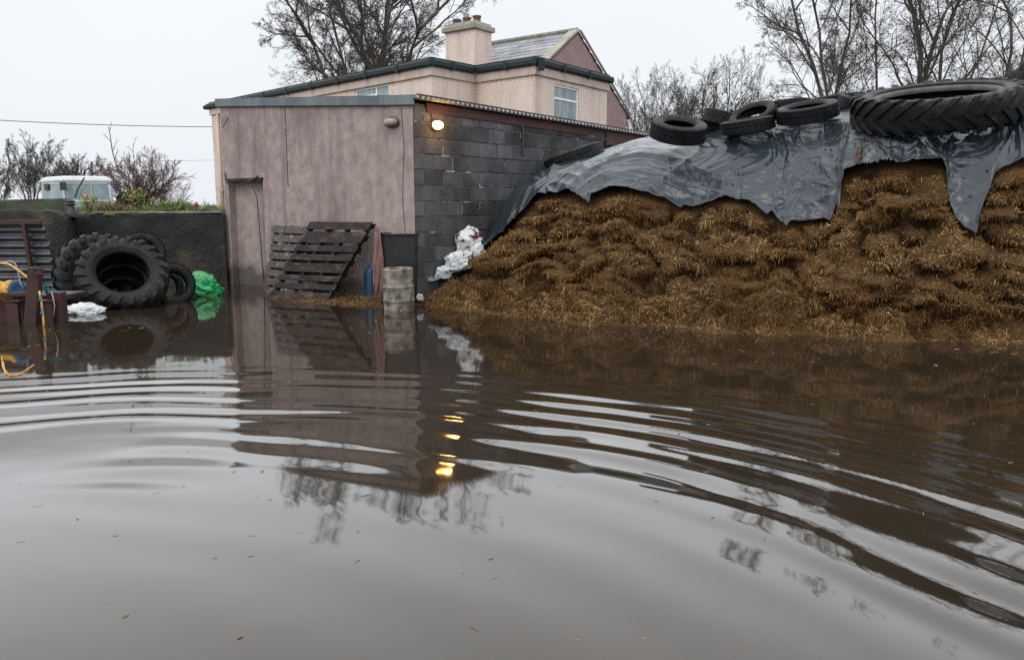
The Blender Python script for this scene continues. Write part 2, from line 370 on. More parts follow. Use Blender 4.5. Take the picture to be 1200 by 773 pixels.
# ---------------------------------------------------------------- helpers for walls
def wall_panel(mb, p0, p1, z0, z1a, z1b, holes=(), depth=.12):
    """vertical wall face p0->p1 (plan), top from z1a to z1b, rectangular holes (u0,u1,za,zb) with reveals going inward (left of p0->p1 is out: flip handled by depth sign)"""
    p0 = Vector((p0[0], p0[1], 0)); p1 = Vector((p1[0], p1[1], 0)); d = p1 - p0; Ln = d.length; d.normalize(); nrm = Vector((-d.y, d.x, 0)) * depth
    us = sorted({0.0, Ln, *[h[0] for h in holes], *[h[1] for h in holes]})
    zt = lambda u: z1a + (z1b - z1a) * u / Ln
    for a, b_ in zip(us[:-1], us[1:]):
        hs = sorted([h for h in holes if h[0] <= a + 1e-6 and h[1] >= b_ - 1e-6], key=lambda h: h[2]); z = z0
        segs = []
        for h in hs: segs.append((z, h[2], z, h[2])); z = h[3]
        segs.append((z, zt(a), z, zt(b_)))
        for (za, zb, zc, zd) in segs:
            if zb - za < 1e-4: continue
            mb.add([p0 + d * a + Vector((0, 0, za)), p0 + d * b_ + Vector((0, 0, zc)), p0 + d * b_ + Vector((0, 0, zd)), p0 + d * a + Vector((0, 0, zb))], [(0, 1, 2, 3)])
    for (a, b_, za, zb) in holes:
        q = [p0 + d * a + Vector((0, 0, za)), p0 + d * b_ + Vector((0, 0, za)), p0 + d * b_ + Vector((0, 0, zb)), p0 + d * a + Vector((0, 0, zb))]
        mb.add(q + [x + nrm for x in q], [(i, (i + 1) % 4, 4 + (i + 1) % 4, 4 + i) for i in range(4)])

def window(parent, p0, p1, u0, u1, za, zb, inset, cells, glassmat='glass', label=None):
    """cells: list of fractional rectangles (x0,x1,y0,y1) for the panes"""
    p0 = Vector((p0[0], p0[1], 0)); p1 = Vector((p1[0], p1[1], 0)); d = (p1 - p0).normalized(); n = Vector((-d.y, d.x, 0))
    W, H = u1 - u0, zb - za; fr = MB(); t = .055
    o = p0 + d * u0 + Vector((0, 0, za)) + n * inset; B = (d, n, Vector((0, 0, 1)))
    xs = sorted({0, 1, *[c[0] for c in cells], *[c[1] for c in cells]})
    def bx(x0, x1, z0, z1, dep=.06): fr.box(o + d * ((x0 + x1) / 2) + Vector((0, 0, (z0 + z1) / 2)), (x1 - x0, dep, z1 - z0), B)
    bx(0, W, 0, t); bx(0, W, H - t, H); bx(0, t, t, H - t); bx(W - t, W, t, H - t)
    for c in cells:
        a0, a1, b0, b1 = c[0] * W, c[1] * W, c[2] * H, c[3] * H
        if c[1] < .99: bx(a1 - t * .5, a1 + t * .5, max(b0, t), min(b1, H - t), .055)
        if c[3] < .99: bx(max(a0, t), min(a1, W - t), b1 - t * .55, b1 + t * .55, .052)
    w = thing('window', o, None, None); 
    pw = parent.get('_wl'); w.parent = parent; w.location = Vector(o) - Vector(pw)
    if label: w['label'] = label
    fr.build('frame', 'upvc', w, bevel=.006)
    for c in cells:
        g = MB(); g.box(o + d * ((c[0] + c[1]) / 2 * W) + Vector((0, 0, (c[2] + c[3]) / 2 * H)) + n * .004, ((c[1] - c[0]) * W - .02, .012, (c[3] - c[2]) * H - .02), B)
        g.build('pane', glassmat, w)
    return w

# ---------------------------------------------------------------- the shed
ZF0, ZF1 = 2.93, 3.30                       # height of the front wall top at the near corner and at the left
shed = thing('farm_shed', C0, 'lean-to farm shed with stained pink rendered front and dark concrete block side', 'shed')
LEN = 6.25
back0 = C0 + SIDE * LEN; back1 = C1 + SIDE * LEN
du, dz0 = onplane(312, 300, C0, C1); du2, _ = onplane(272, 300, C0, C1); _, dtop = onplane(290, 212.5, C0, C1)
mb = MB(); wall_panel(mb, C0, C1, -.35, ZF0, ZF1, [(du, du2, -.35, dtop)], -.16)
wall_panel(mb, C1, back1, -.35, ZF1, ZF1 - .02); wall_panel(mb, back1, back0, -.35, ZF1 - .02, ZF0 - .02)
mb.build('front_wall', 'pink_render', shed, fix=False)
fd = (C1 - C0).normalized(); fn = Vector((fd.y, -fd.x, 0)); fn = fn if fn.y > 0 else -fn      # fn points into the shed
FB = (fd, fn, Vector((0, 0, 1)))
def fpt(u, z, out=0.0): return C0 + fd * u - fn * out + Vector((0, 0, z))
# door in the recess
dr = MB(); dr.box(fpt((du + du2) / 2, (dtop - .35) / 2, -.145), (du2 - du, .03, dtop + .35), FB); door = dr.build('door', 'pink_render', shed)
st = MB(); st.box(fpt(du + .14, .78, -.122), (.05, .02, 1.7), FB); st.build('door_edge_strip', 'timber_red', door)
ln = MB(); ln.box(fpt((du + du2) / 2, dtop + .035, .005), (du2 - du + .04, .07, .04), FB); ln.build('lintel', 'dark_wood', shed)
cb = MB(); us = np.linspace(du2 - .02, du + .05, 12)
cb.tube([fpt(du2 + .06, dtop + .16, .02), fpt(du2 + .03, dtop + .04, .03)] + [fpt(u, dtop - .02 - .06 * math.sin(PI * i / 11) + .1 * (i / 11) ** 2, .05) for i, u in enumerate(us)], .012, 6)
cb.tube([fpt(du + .33, dtop - .02, .03), fpt(du + .17, dtop - .28, .02), fpt(du + .15, .1, -.03)], .009, 6)
cb.build('cable', 'wire', shed, smooth=True)
# conduit and strip up at the right of the front
cd = MB(); u1, z1 = onplane(468, 135, C0, C1)
cd.tube([fpt(u1 - .05, ZF0 - .1, .01), fpt(u1 - .09, 2.3, .012), fpt(u1 - .04, 1.5, .012), fpt(u1 - .10, .9, .012)], .004, 5); cd.build('wire_run', 'wire', shed)
cr_ = MB(); ucr, _ = onplane(337, 200, C0, C1); cr_.box(fpt(ucr, 2.5, .003), (.018, .006, 1.5), FB); cr_.build('render_joint', 'old_wood', shed)
# fascia flashing
f2 = MB()
for k in range(9):
    a, b_ = k / 9 * 5.01, (k + 1) / 9 * 5.01; za = ZF0 + (ZF1 - ZF0) * a / 5.01; zb = ZF0 + (ZF1 - ZF0) * b_ / 5.01; o_ = .05 + .004 * (k % 2)
    a0 = a - (.06 if k == 0 else 0); b0 = b_ + (.08 if k == 8 else .0)
    P = [fpt(a0, za - .085, o_), fpt(b0, zb - .085, o_), fpt(b0, zb + .045, o_), fpt(a0, za + .045, o_)]
    f2.prism(P, fn * .03); f2.prism([fpt(a0, za + .047, o_), fpt(b0, zb + .047, o_), fpt(b0, zb + .047, -.25), fpt(a0, za + .047, -.25)], (0, 0, .006))
f2.build('fascia_flashing', 'flashing', shed, bevel=.003)
# side wall: mortar backing and real blocks
mo = MB(); s0 = C0 + SIDE * .0; bk = Vector((-SIDE.y, SIDE.x, 0)); bk = bk if bk.dot(fd) > 0 else -bk        # inward from the side wall
def spt(u, z, out=0.0): return C0 + SIDE * u - bk * out + Vector((0, 0, z))
ZS0, ZS1 = 2.88, 2.74
mo.add([spt(.012, -.35, -.007), spt(LEN, -.35, -.007), spt(LEN, ZS1, -.007), spt(.012, ZS0, -.007)], [(0, 1, 2, 3)])
mo.build('mortar', 'mortar', shed, fix=False)
bl = MB(); row = 0; z = -.30
while z < 3.0:
    u = 0 if row % 2 == 0 else -.195
    while u < LEN:
        a, b_ = max(u, 0) + .004, min(u + .39, LEN) - .004; zt = min(z + .221, (ZS0 + (ZS1 - ZS0) * a / LEN) - .01); z_ = z + .004
        if zt - z_ > .03 and b_ - a > .05:
            j = rnd.uniform(-.004, .006); c = .012; jz = rnd.uniform(-.004, .004)
            P = [spt(a, z_, -.014), spt(b_, z_, -.014), spt(b_, zt, -.014), spt(a, zt, -.014),
                 spt(a + c * rnd.uniform(.3, 1), z_ + c + jz, j), spt(b_ - c * rnd.uniform(.3, 1), z_ + c, j), spt(b_ - c, zt - c * rnd.uniform(.3, 1), j), spt(a + c, zt - c + jz, j)]
            bl.add(P, [(4, 5, 6, 7), (0, 1, 5, 4), (1, 2, 6, 5), (2, 3, 7, 6), (3, 0, 4, 7)])
        u += .39
    z += .225; row += 1
bl.build('block_side_wall', 'block', shed, fix=False)
rc = MB(); a_, b__ = onplane(612, 160, C0, back0)
rc.box(spt(a_, b__, .009), (.045, .018, .62), (SIDE, bk, Vector((0, 0, 1)))); rc.build('slot_bar', 'cast_iron', shed)
# red timber under the sheet edge
tr = MB(); tr.prism([spt(.25, 2.70 + .07, .02), spt(4.7, 2.66 + .03, .02), spt(4.7, 2.83, .02), spt(.25, 2.90, .02)], bk * .018)
tr.prism([spt(4.72, 2.55, .035), spt(6.3, 2.52, .035), spt(6.3, 2.80, .035), spt(4.72, 2.83, .035)], bk * .02)
tr.build('eaves_board', 'timber_red', shed, bevel=.004)
bt = MB()
for (u, z, l, w, tl) in ((4.1, 2.68, .55, .05, -.05), (4.75, 2.58, .7, .06, -.12), (5.3, 2.54, .5, .05, .05), (5.0, 2.48, .6, .04, -.2)):
    bt.bar(spt(u, z, .10), spt(u + l, z + tl, .16), w, .02)
bt.build('broken_batten', 'old_wood', shed)
# corrugated roof sheets: ridges run with the fall, ends over the side wall
n_c = 66; prof = []
us = np.linspace(-.05, LEN + .25, n_c * 6); pitch_ = (LEN + .3) / n_c
rows = []
for e in np.linspace(-.14, 5.05, 8):
    zz = ZF0 - .03 + (ZF1 - ZF0) * e / 5.01 + .055
    rows.append([list(C0 + SIDE * u + bk * e + Vector((0, 0, zz - .13 * u / LEN + .019 * math.sin(2 * PI * u / pitch_)))) for u in us])
ro = grid_mesh('roof_sheet', np.array(rows), 'roof_sheet', shed); sd_ = ro.modifiers.new('thick', 'SOLIDIFY'); sd_.thickness = .006
ed = MB(); ed.prism([spt(-.05, ZF0 + .036, .150), spt(LEN + .2, ZF0 - .092, .150), spt(LEN + .2, ZF0 - .068, .150), spt(-.05, ZF0 + .060, .150)], bk * .008)
ed2 = ed.build('roof_edge_strip', 'cast_iron', shed)

# lamps on the shed
def bulkhead(name, base, out_dir, along, m_body, label, L_, H_, D_):
    o = thing(name, base, label, 'lamp'); up = Vector((0, 0, 1)); b_ = MB()
    b_.box(Vector(base) + out_dir * .012, (L_ * .8, .024, H_ * .8), (along, out_dir, up)); b_.build('back_plate', 'cast_iron' if m_body == 'lamp_lit' else 'old_wood', o, bevel=.004)
    g = MB(); V = []; Fc = []; n1, n2 = 20, 10
    for i in range(n1):
        a = 2 * PI * i / n1
        for j in range(n2 + 1):
            ph = PI / 2 * j / n2; ca, sa = math.cos(a), math.sin(a); e_ = .9
            sx = abs(ca) ** e_ * (1 if ca > 0 else -1); sz = abs(sa) ** e_ * (1 if sa > 0 else -1)
            V.append(Vector(base) + out_dir * (.024 + D_ * math.sin(ph)) + along * (L_ / 2 * sx * math.cos(ph) ** .6) + up * (H_ / 2 * sz * math.cos(ph) ** .6))
    for i in range(n1):
        for j in range(n2): Fc.append((i * (n2 + 1) + j, ((i + 1) % n1) * (n2 + 1) + j, ((i + 1) % n1) * (n2 + 1) + j + 1, i * (n2 + 1) + j + 1))
    g.add(V, Fc); g.build('diffuser', m_body, o, smooth=True)
    h_ = MB(); B_ = frame_of(Vector(base), along, up, out_dir)
    V_ = [(L_ / 2 * 1.10 * math.cos(a), H_ / 2 * 1.14 * math.sin(a)) for a in [2 * PI * i / 28 for i in range(28)]]
    h_.tube([Vector(base) + along * x + up * y + out_dir * .03 for x, y in V_ + V_[:2]], .013, 6, cap=False); h_.build('housing_ring', 'cast_iron' if m_body == 'lamp_lit' else 'old_wood', o, smooth=True)
    return o
uL, zL = onplane(460.5, 143.5, C0, C1)
o = bulkhead('bulkhead_lamp', fpt(uL, zL, 0), -fn, fd, 'lamp_body', 'unlit beige oblong bulkhead lamp on the pink rendered wall', .26, .12, .09)
uR, zR = onplane(510, 147, C0, back0)
o = bulkhead('bulkhead_lamp', spt(uR, zR, .0), -bk, SIDE, 'lamp_lit', 'lit orange bulkhead lamp on the dark block wall', .18, .125, .10)
pl = bpy.data.lights.new('lamp_glow', 'POINT'); pl.energy = 5.0; pl.color = (1, .50, .14); pl.shadow_soft_size = .06; plo = bpy.data.objects.new('lamp_glow', pl); C.objects.link(plo); plo.parent = o; plo.location = -bk * .20 + Vector((0, 0, -.02))
cbl = MB(); cbl.tube([spt(uR - .05, zR + .05, .02), spt(uR - .1, zR + .18, .015), spt(uR, zR + .23, .015), spt(uR + .08, zR + .16, .015)], .006, 5); cbl.build('cable', 'wire', o)
br = MB(); br.bar(at(261, 150, 14.62), at(268, 136, 14.7), .012, .012); br.build('gutter_bracket', 'wire', shed)

# ---------------------------------------------------------------- the house
ZE = 5.2
HB = onz(505, 69, ZE); HA = onz(240, 123, ZE); HC = onz(557, 79, ZE); HD = onz(629, 68, ZE); HE = onz(720, 91.5, ZE)
def xy(v, z=0.): return Vector((v[0], v[1], z))
# walls stand a little behind the eaves
def inset_pts(pts, d):
    out = []
    n = len(pts)
    for i in range(n):
        a, b_, c = xy(pts[i - 1]), xy(pts[i]), xy(pts[(i + 1) % n]); d1 = (b_ - a).normalized(); d2 = (c - b_).normalized()
        n1 = Vector((-d1.y, d1.x, 0)); n2 = Vector((-d2.y, d2.x, 0)); k = (n1 + n2); k = k / max(.3, k.dot(n1)) ; out.append(b_ + k * d)
    return out
HEb = HE + Vector((-4.2, 4.2, 0)); HAb = HA + Vector((3.2, 3.2, 0))
foot = [HA, HB, HC, HD, HE, HEb, HAb]            # counter-clockwise from above
ins = inset_pts(foot, .16); ins2 = inset_pts(foot, .10)
house = thing('farmhouse', xy(ins[1], -.3), 'cream rendered two-storey farmhouse with dark gutters and a slate gable roof', 'house')
wm = MB(); wins = []
def win_on(i, x0, x1, y0, y1):
    a0, _ = onplane(x0, y1, ins[i], ins[i + 1]); a1, _ = onplane(x1, y1, ins[i], ins[i + 1]); xm = (x0 + x1) / 2
    zb_ = onplane(x0, y0, ins[i], ins[i + 1])[1]; za_ = onplane(x1, y1, ins[i], ins[i + 1])[1]
    return (a0, a1, min(za_, zb_ - .3), zb_)
w1 = win_on(0, 416, 456, 105, 122); w1 = (w1[0], w1[1], w1[3] - 1.1, w1[3])
w2 = win_on(0, 336, 363, 119, 122); w2 = (w2[0], w2[1], w2[3] - 1.1, w2[3])
w3 = win_on(3, 649, 678, 98, 150)
for i in range(7):
    hl = {0: [w1, w2], 3: [w3]}.get(i, [])
    wall_panel(wm, ins[i], ins[(i + 1) % 7], -.5, ZE - .12, ZE - .12, hl, .14)
wm.build('wall', 'cream_render', house, fix=False)
window(house, ins[0], ins[1], *w1, .06, [(0, .62, 0, .78), (0, .62, .78, 1), (.62, 1, 0, 1)], 'curtain')
window(house, ins[0], ins[1], *w2, .06, [(0, .5, 0, 1), (.5, 1, 0, 1)], 'glass')
window(house, ins[3], ins[4], *w3, .06, [(0, 1, 0, .66), (0, 1, .66, 1)], 'curtain')
bd = MB()
for i in range(5):
    a, b_ = xy(ins2[i]), xy(ins2[i + 1]); bd.prism([a + Vector((0, 0, ZE - .38)), b_ + Vector((0, 0, ZE - .38)), b_ + Vector((0, 0, ZE - .12)), a + Vector((0, 0, ZE - .12))], (Vector((-(b_ - a).y, (b_ - a).x, 0)).normalized()) * .055)
bd.build('eaves_band', 'band_render', house, bevel=.01)
gt = MB()
for i in range(4):
    a, b_ = xy(foot[i]), xy(foot[i + 1]); d = (b_ - a).normalized(); n = Vector((-d.y, d.x, 0))
    a2 = a + n * .0 - d * (.0 if i in (0, 2) else 0); prof = [(0, -.02), (0, -.12), (.05, -.16), (.12, -.16), (.12, .03), (.03, .03)]
    P = [a + n * p_[0] + Vector((0, 0, ZE + p_[1])) for p_ in prof]; gt.prism(P, b_ - a)
gt.build('gutter', 'gutter', house, bevel=.008)
for i, k in ((0, 9), (1, 2), (2, 2), (3, 3)):
    a, b_ = xy(foot[i]), xy(foot[i + 1]); d = (b_ - a).normalized(); n = Vector((-d.y, d.x, 0))
    for j in range(1, k):
        gj = MB(); gj.box(a + (b_ - a) * (j / k) + n * .05 + Vector((0, 0, ZE - .075)), (.12, .13, .19), (d, n, Vector((0, 0, 1)))); gj.build('gutter_joint', 'gutter', house, bevel=.01)
gj = MB(); gj.box(xy(HD, ZE - .15) + Vector((.12, .05, 0)), (.16, .2, .3)); gj.build('gutter_outlet', 'gutter', house, bevel=.01)
gj = MB(); gj.box(xy(HA, ZE - .1) + Vector((.05, .05, 0)), (.22, .22, .12)); gj.build('gutter_outlet', 'gutter', house, bevel=.01)
fr_ = MB(); Pf = inset_pts(foot, .1); fr_.prism([xy(p, ZE - .02) for p in Pf], (0, 0, .10)); fr_.build('flat_roof', 'gutter', house)
dp = MB(); q = xy(ins[0]) + (xy(ins[1]) - xy(ins[0])).normalized() * .62 + Vector((-.04, -.06, 0)); dp.tube([q + Vector((0, 0, ZE - .4)), q + Vector((0, 0, 0))], .05, 10); dp.build('downpipe', 'band_render', house, smooth=True)
bnd = MB(); bnd.box(q + Vector((.0, 0, 2.05)), (.14, .14, .08)); bnd.build('pipe_collar', 'band_render', house)
rip = MB(); uu, zz = onplane(366, 112, ins[0], ins[1]); dd = (xy(ins[1]) - xy(ins[0])).normalized()
rip.box(xy(ins[0]) + dd * onplane(348, 112, ins[0], ins[1])[0] + Vector((0, -.02, zz - .1)), (.04, .03, .5)); rip.build('waste_pipe', 'band_render', house)
# main gable roof behind the flat roof
ed_ = (xy(HE) - xy(HD)).normalized(); rd = Vector((-ed_.y, ed_.x, 0))            # along the gable wall; ridge direction (away to the left)
Gp = xy(HD) + rd * .45                                                          # a point of the gable plane
def gpl(px, py): 
    u, z = onplane(px, py, Gp, Gp + ed_); return Gp + ed_ * u + Vector((0, 0, z)), u, z
ap, ua, za = gpl(677, 38); ft, uf, zf = gpl(734, 133); hw = uf - ua
rl_, _ = onplane(560, 57, ap, ap + rd)
rl = abs(rl_)
sl_run = 1.55; zlow = za - (za - zf) * sl_run / hw
gw = MB(); g0 = ap + ed_ * hw; gl = ap - ed_ * sl_run
gw.prism([xy(gl, ZE + .05), xy(gl, zlow), xy(ap, za), xy(g0, zf), xy(g0, -.4), xy(xy(HE) + rd * .45 + ed_ * .05, -.4), xy(xy(HE) + rd * .45 + ed_ * .05, ZE - .2)], rd * .2)
gw.build('gable_wall', 'mauve_render', house, fix=True)
# slates: real overlapping rows on both pitches
sm = MB()
for sgn, run in ((-1, sl_run + .1), (1, hw + .15)):
    dn = (ed_ * sgn * hw + Vector((0, 0, zf - za))); slope = dn.length; dn.normalize(); nn = rd.cross(dn) * (-sgn); nn = nn if nn.z > 0 else -nn
    Ls = run * slope / hw; k = 0; s_ = 0
    while s_ < Ls:
        a = 0.0 if k % 2 else -.15
        while a < rl + .1:
            a = max(a, -.02) if a < 0 else a
            w_ = min(.30 if a >= 0 else .15, rl + .1 - a)
            if w_ > .06:
                c = ap + rd * (a + w_ / 2) + dn * (s_ + .16) + nn * (.035 + rnd.uniform(0, .006)); sm.box(c, (w_ - .008, .34, .012), (rd, (dn + nn * -.0 + nn * .035).normalized(), nn))
            a += w_ if w_ > .14 else .3
        s_ += .22; k += 1
roof = sm.build('slate_roof', 'slate', house, fix=False)
ub = MB()
for sgn, run in ((-1, sl_run), (1, hw)):
    e_ = ap + ed_ * sgn * run + Vector((0, 0, (zf - za) * run / hw)); ub.prism([ap, e_, e_ + Vector((0, 0, -.06)), ap + Vector((0, 0, -.06))], rd * rl)
ub.build('roof_deck', 'slate', house)
rt = MB()
for k in range(12):
    a = k / 12 * rl; rt.tube([ap + rd * (a + .01) + Vector((0, 0, .05)), ap + rd * (a + rl / 12 - .01) + Vector((0, 0, .05))], .085, 8)
rt.build('ridge_tiles', mat('ridge', (.14, .15, .12), (.20, .21, .17), scale=3, rough=.8), roof)
vg = MB()
for sgn, run, w_, m_ in ((-1, sl_run, .32, 0), (1, hw + .15, .05, 0)):
    dn = (ed_ * sgn * hw + Vector((0, 0, zf - za))).normalized(); nn = rd.cross(dn); nn = nn if nn.z > 0 else -nn
    Ls = run * math.hypot(hw, za - zf) / hw
    vg.bar(ap + rd * (w_ / 2 - .08) + nn * .07, ap + dn * Ls + rd * (w_ / 2 - .08) + nn * .07, w_, .05, nn)
vg.build('verge_coping', 'cap_stone', roof)
v2 = MB(); dn = (-ed_ * hw + Vector((0, 0, zf - za))).normalized(); v2.bar(ap + rd * rl + Vector((0, 0, .08)), ap + rd * rl + dn * 1.9 + Vector((0, 0, .08)), .1, .1); v2.build('parapet', 'gutter', roof)
# chimney
cz0 = 4.9; cc = at(549, 60, 23.6); cw = 1.10; zt = at(546, 39, 23.6).z
ch = MB(); ch.box((cc.x, cc.y, (cz0 + zt) / 2), (cw, .75, zt - cz0), (rd, ed_, Vector((0, 0, 1)))); ch = ch.build('chimney', 'cream_render', house, bevel=.02)
cpm = MB(); cpm.box((cc.x, cc.y, zt + .07), (cw + .14, .92, .15), (rd, ed_, Vector((0, 0, 1)))); cpm.box((cc.x, cc.y, zt + .18), (cw - .02, .75, .09), (rd, ed_, Vector((0, 0, 1)))); cpm.build('chimney_cap', 'cap_stone', ch, bevel=.025)
for k, (px, m_) in enumerate(((540, 'pot_blue'), (550.5, 'pot_red'), (560, 'pot_red'))):
    p = Vector((cc.x, cc.y, zt + .2)) + rd * (.42 - .37 * k); q_ = MB()
    q_.lathe([(.10, 0), (.12, .03), (.11, .06), (.10, .17), (.125, .18), (.125, .22), (.09, .22), (.085, .05)], 16, Matrix.Translation(p)); q_.build('chimney_pot', m_, ch, smooth=True)

# ---------------------------------------------------------------- left boundary walls
def rough_wall(name, poly_top, z0, th, m, label, amp=.02):
    """poly_top: list of (x, y, ztop) along the wall; front face displaced, with a top and ends"""
    pts = [Vector(p) for p in poly_top]; cum = [0]
    for a, b_ in zip(pts[:-1], pts[1:]): cum.append(cum[-1] + math.hypot(b_.x - a.x, b_.y - a.y) + abs(b_.z - a.z) * .3)
    n = int(cum[-1] / .035); T = np.linspace(0, cum[-1], n)
    X = np.interp(T, cum, [p.x for p in pts]); Y = np.interp(T, cum, [p.y for p in pts]); Zt = np.interp(T, cum, [p.z for p in pts])
    d = (pts[-1] - pts[0]); d = Vector((d.x, d.y, 0)).normalized(); nb = Vector((-d.y, d.x, 0)); nb = nb if nb.y > 0 else -nb
    rows = []
    v = np.linspace(0, 1, 40)
    for t in v:
        Z = z0 + (Zt - z0) * t; off = amp * fbm(np.stack([T * 2.2, Z * 2.2, Z * 0 + 3], -1), 4)
        rows.append(np.stack([X - nb.x * off, Y - nb.y * off, Z], -1))
    for b_ in (.02, .25, .5, .75, 1.0):
        offz = amp * .7 * gnoise(np.stack([T * 5, T * 0 + b_ * 3, T * 0], -1))
        rows.append(np.stack([X + nb.x * th * b_, Y + nb.y * th * b_, Zt + .008 + offz], -1))
    rows.append(np.stack([X + nb.x * th, Y + nb.y * th, Zt * 0 + z0], -1))
    P = np.array(rows)
    P = np.concatenate([np.repeat(P[:, :1].mean(0, keepdims=True), len(P), 0), P, np.repeat(P[:, -1:].mean(0, keepdims=True), len(P), 0)], 1)
    base = (pts[0].x, pts[0].y, z0); o = grid_mesh(name, P, m, loc=base); return tag(o, label, 'wall')
WLz = at(200, 250.5, 14.3).z
wl = rough_wall('boundary_wall', [(at(66, 250, 14.3).x, 14.3, WLz), (at(150, 250, 14.3).x, 14.28, WLz + .01), (at(261.5, 250, 14.7).x, 14.75, WLz)], -.4, .32, 'dark_wall', 'black damp concrete wall with mossy planted top behind the tyres', .025)
cpn = MB(); 
for k in range(7):
    a, b_ = 112 + k * 21, 112 + (k + 1) * 21 - .6; Y_ = 14.3 + .06 * k - .02; pA, pB = at(a, 250, Y_), at(b_, 250, Y_ + .05)
    cpn.prism([(pA.x, pA.y - .015, WLz + .012), (pB.x, pB.y - .015, WLz + .012), (pB.x, pB.y + .18, WLz + .016), (pA.x, pA.y + .18, WLz + .016)], (0, 0, .022))
cpn.build('coping_edge', 'pale_edge', wl, bevel=.006)
zt1 = at(72, 235, 14.0).z
w2_ = rough_wall('concrete_wall', [(at(-140, 240, 14.0).x, 13.95, zt1 + .02), (at(0, 237, 14.0).x, 14.0, zt1), (at(73, 233, 14.0).x, 14.0, zt1 + .03)], -.4, .3, 'moss_wall', 'taller mossy concrete wall section at the far left', .02)
zt2 = at(30, 247, 13.6).z
w3_ = rough_wall('retaining_wall', [(at(-160, 247, 13.6).x, 13.55, zt2), (at(55, 247, 13.6).x, 13.6, zt2), (at(66, 247, 13.6).x, 13.6, zt2 - .03), (at(73, 250, 13.6).x, 13.6, zt2 - .10), (at(76, 250, 13.6).x, 13.6, zt2 - .16)], -.4, .34, 'dark_wall', 'lower black concrete wall with rounded end behind the corrugated sheet', .02)
# soil bed behind the wall
bx = np.linspace(-11.5, -5.36, 60); by = np.linspace(14.45, 19, 40); BX, BY = np.meshgrid(bx, by, indexing='ij')
BY = BY + np.clip((BX + 7.6) / 2.2, 0, 1) * .5
BZ = 1.28 + .10 * smooth(14.4, 15.2, BY) + .06 * fbm(np.stack([BX * 1.5, BY * 1.5, BX * 0], -1), 3); BZ[:, -1] = -.3; BZ[0, :] = -.3
msk = (BX > -5.55) & (BY > 14.7); 
BZ[-1, :] = -.3
tag(grid_mesh('soil_bed', np.stack([BX, BY, BZ], -1), mat('soil', (.035, .035, .018), (.06, .07, .02), scale=4, rough=.95, bump=.8, bscale=20)), kind='structure')
# ================================================================ silage heap
def ipx(pts): return np.array(sorted([azel(x, y) for x, y in pts]))
base_pts = np.array([(azel(x, y)[0], onz(x, y).y) for x, y in [(484, 357), (500, 361), (550, 367), (620, 373), (700, 381), (800, 387), (885, 391), (960, 394), (1065, 401), (1200, 404), (1400, 408), (1700, 412)]])
crest_px = [(484, 352, 11.75), (500, 347, 11.85), (515, 336, 11.95), (530, 326, 12.05), (552, 310, 12.2), (570, 289, 12.35), (584, 270, 12.4), (604, 236, 12.45), (630, 212, 12.6), (650, 202, 12.8), (690, 189, 13.2), (720, 180, 13.4), (750, 170, 13.4), (768, 166, 13.3), (800, 160, 13.0), (850, 154, 12.6), (905, 147, 12.3), (950, 141, 12.0), (1000, 133, 11.6), (1100, 124, 11.1), (1190, 116, 10.8), (1300, 110, 10.5), (1450, 104, 10.0), (1700, 110, 9.6)]
cr = np.array([(azel(x, y)[0], Y, azel(x, y)[1]) for x, y, Y in crest_px])
face_px = [(484, 356, 11.6), (515, 345, 11.75), (552, 322, 11.75), (584, 290, 11.75), (610, 256, 11.65), (630, 236, 11.6), (700, 226, 11.15), (770, 228, 10.85), (850, 226, 10.6), (920, 222, 10.3), (960, 215, 10.05), (1000, 203, 9.8), (1050, 196, 9.55), (1100, 193, 9.45), (1200, 187, 9.3), (1400, 180, 9.1), (1700, 180, 8.9)]
fc = np.array([(azel(x, y)[0], Y, azel(x, y)[1]) for x, y, Y in face_px])
AZ0, AZ1 = azel(485, 355)[0], azel(1500, 300)[0]
NA, NS = 900, 420
az = np.linspace(AZ0, AZ1, NA)
Yb = np.interp(az, base_pts[:, 0], base_pts[:, 1]) 
Yb = Yb + .16 * gnoise(np.stack([az * 14, az * 0, az * 0 + 6], -1)) + .07 * gnoise(np.stack([az * 45, az * 0, az * 0 + 9], -1))
Yf = np.interp(az, fc[:, 0], fc[:, 1]); Ef = np.interp(az, fc[:, 0], fc[:, 2]); Zf = EYE + Ef * Yf
Yc = np.interp(az, cr[:, 0], cr[:, 1]); Ec = np.interp(az, cr[:, 0], cr[:, 2]); Zc = EYE + Ec * Yc
wY = np.where(az < .30, wallY(np.minimum(az, .30)), 99.)
def heap_profile(i):
    yb, yf, zf, yc, zc = Yb[i], Yf[i], Zf[i], Yc[i], Zc[i]
    h = max(zf, .02)
    pts = [(yb - .5, -.35), (yb - .02, -.02), (yb + .28, min(.16, h * .15)), (yb + .28 + .42 * (yf - yb - .28), h * .42), (yb + .28 + .72 * (yf - yb - .28), h * .74), (yf, zf)]
    pts += [(yf + .30 * (yc - yf), zf + .55 * (zc - zf)), (yf + .62 * (yc - yf), zf + .84 * (zc - zf)), (yc, zc)]
    k = 1.0
    back = [(yc + 1.2, zc + .02), (yc + 3.6, zc - .15), (yc + 5.2, zc - 1.0), (yc + 6.2, -.3)]
    w = wY[i] - .05
    out = list(pts)
    for p in back:
        if p[0] < w: out.append(p)
        else:
            y0, z0 = out[-1]
            if w > y0 + .02: out.append((w, z0 + (p[1] - z0) * (w - y0) / (p[0] - y0)))
            break
    return out
S = np.linspace(0, 1, NS)
HP = np.zeros((NA, NS, 3)); S_at = np.zeros((NA, 3))
def chaikin(P, n=2):
    P = np.array(P)
    for _ in range(n):
        q = np.concatenate([P[:1], np.stack([.75 * P[:-1] + .25 * P[1:], .25 * P[:-1] + .75 * P[1:]], 1).reshape(-1, 2), P[-1:]]); P = q
    return P
sfrac = np.concatenate([np.linspace(0, .78, 330), np.linspace(.7837, 1, 90)])
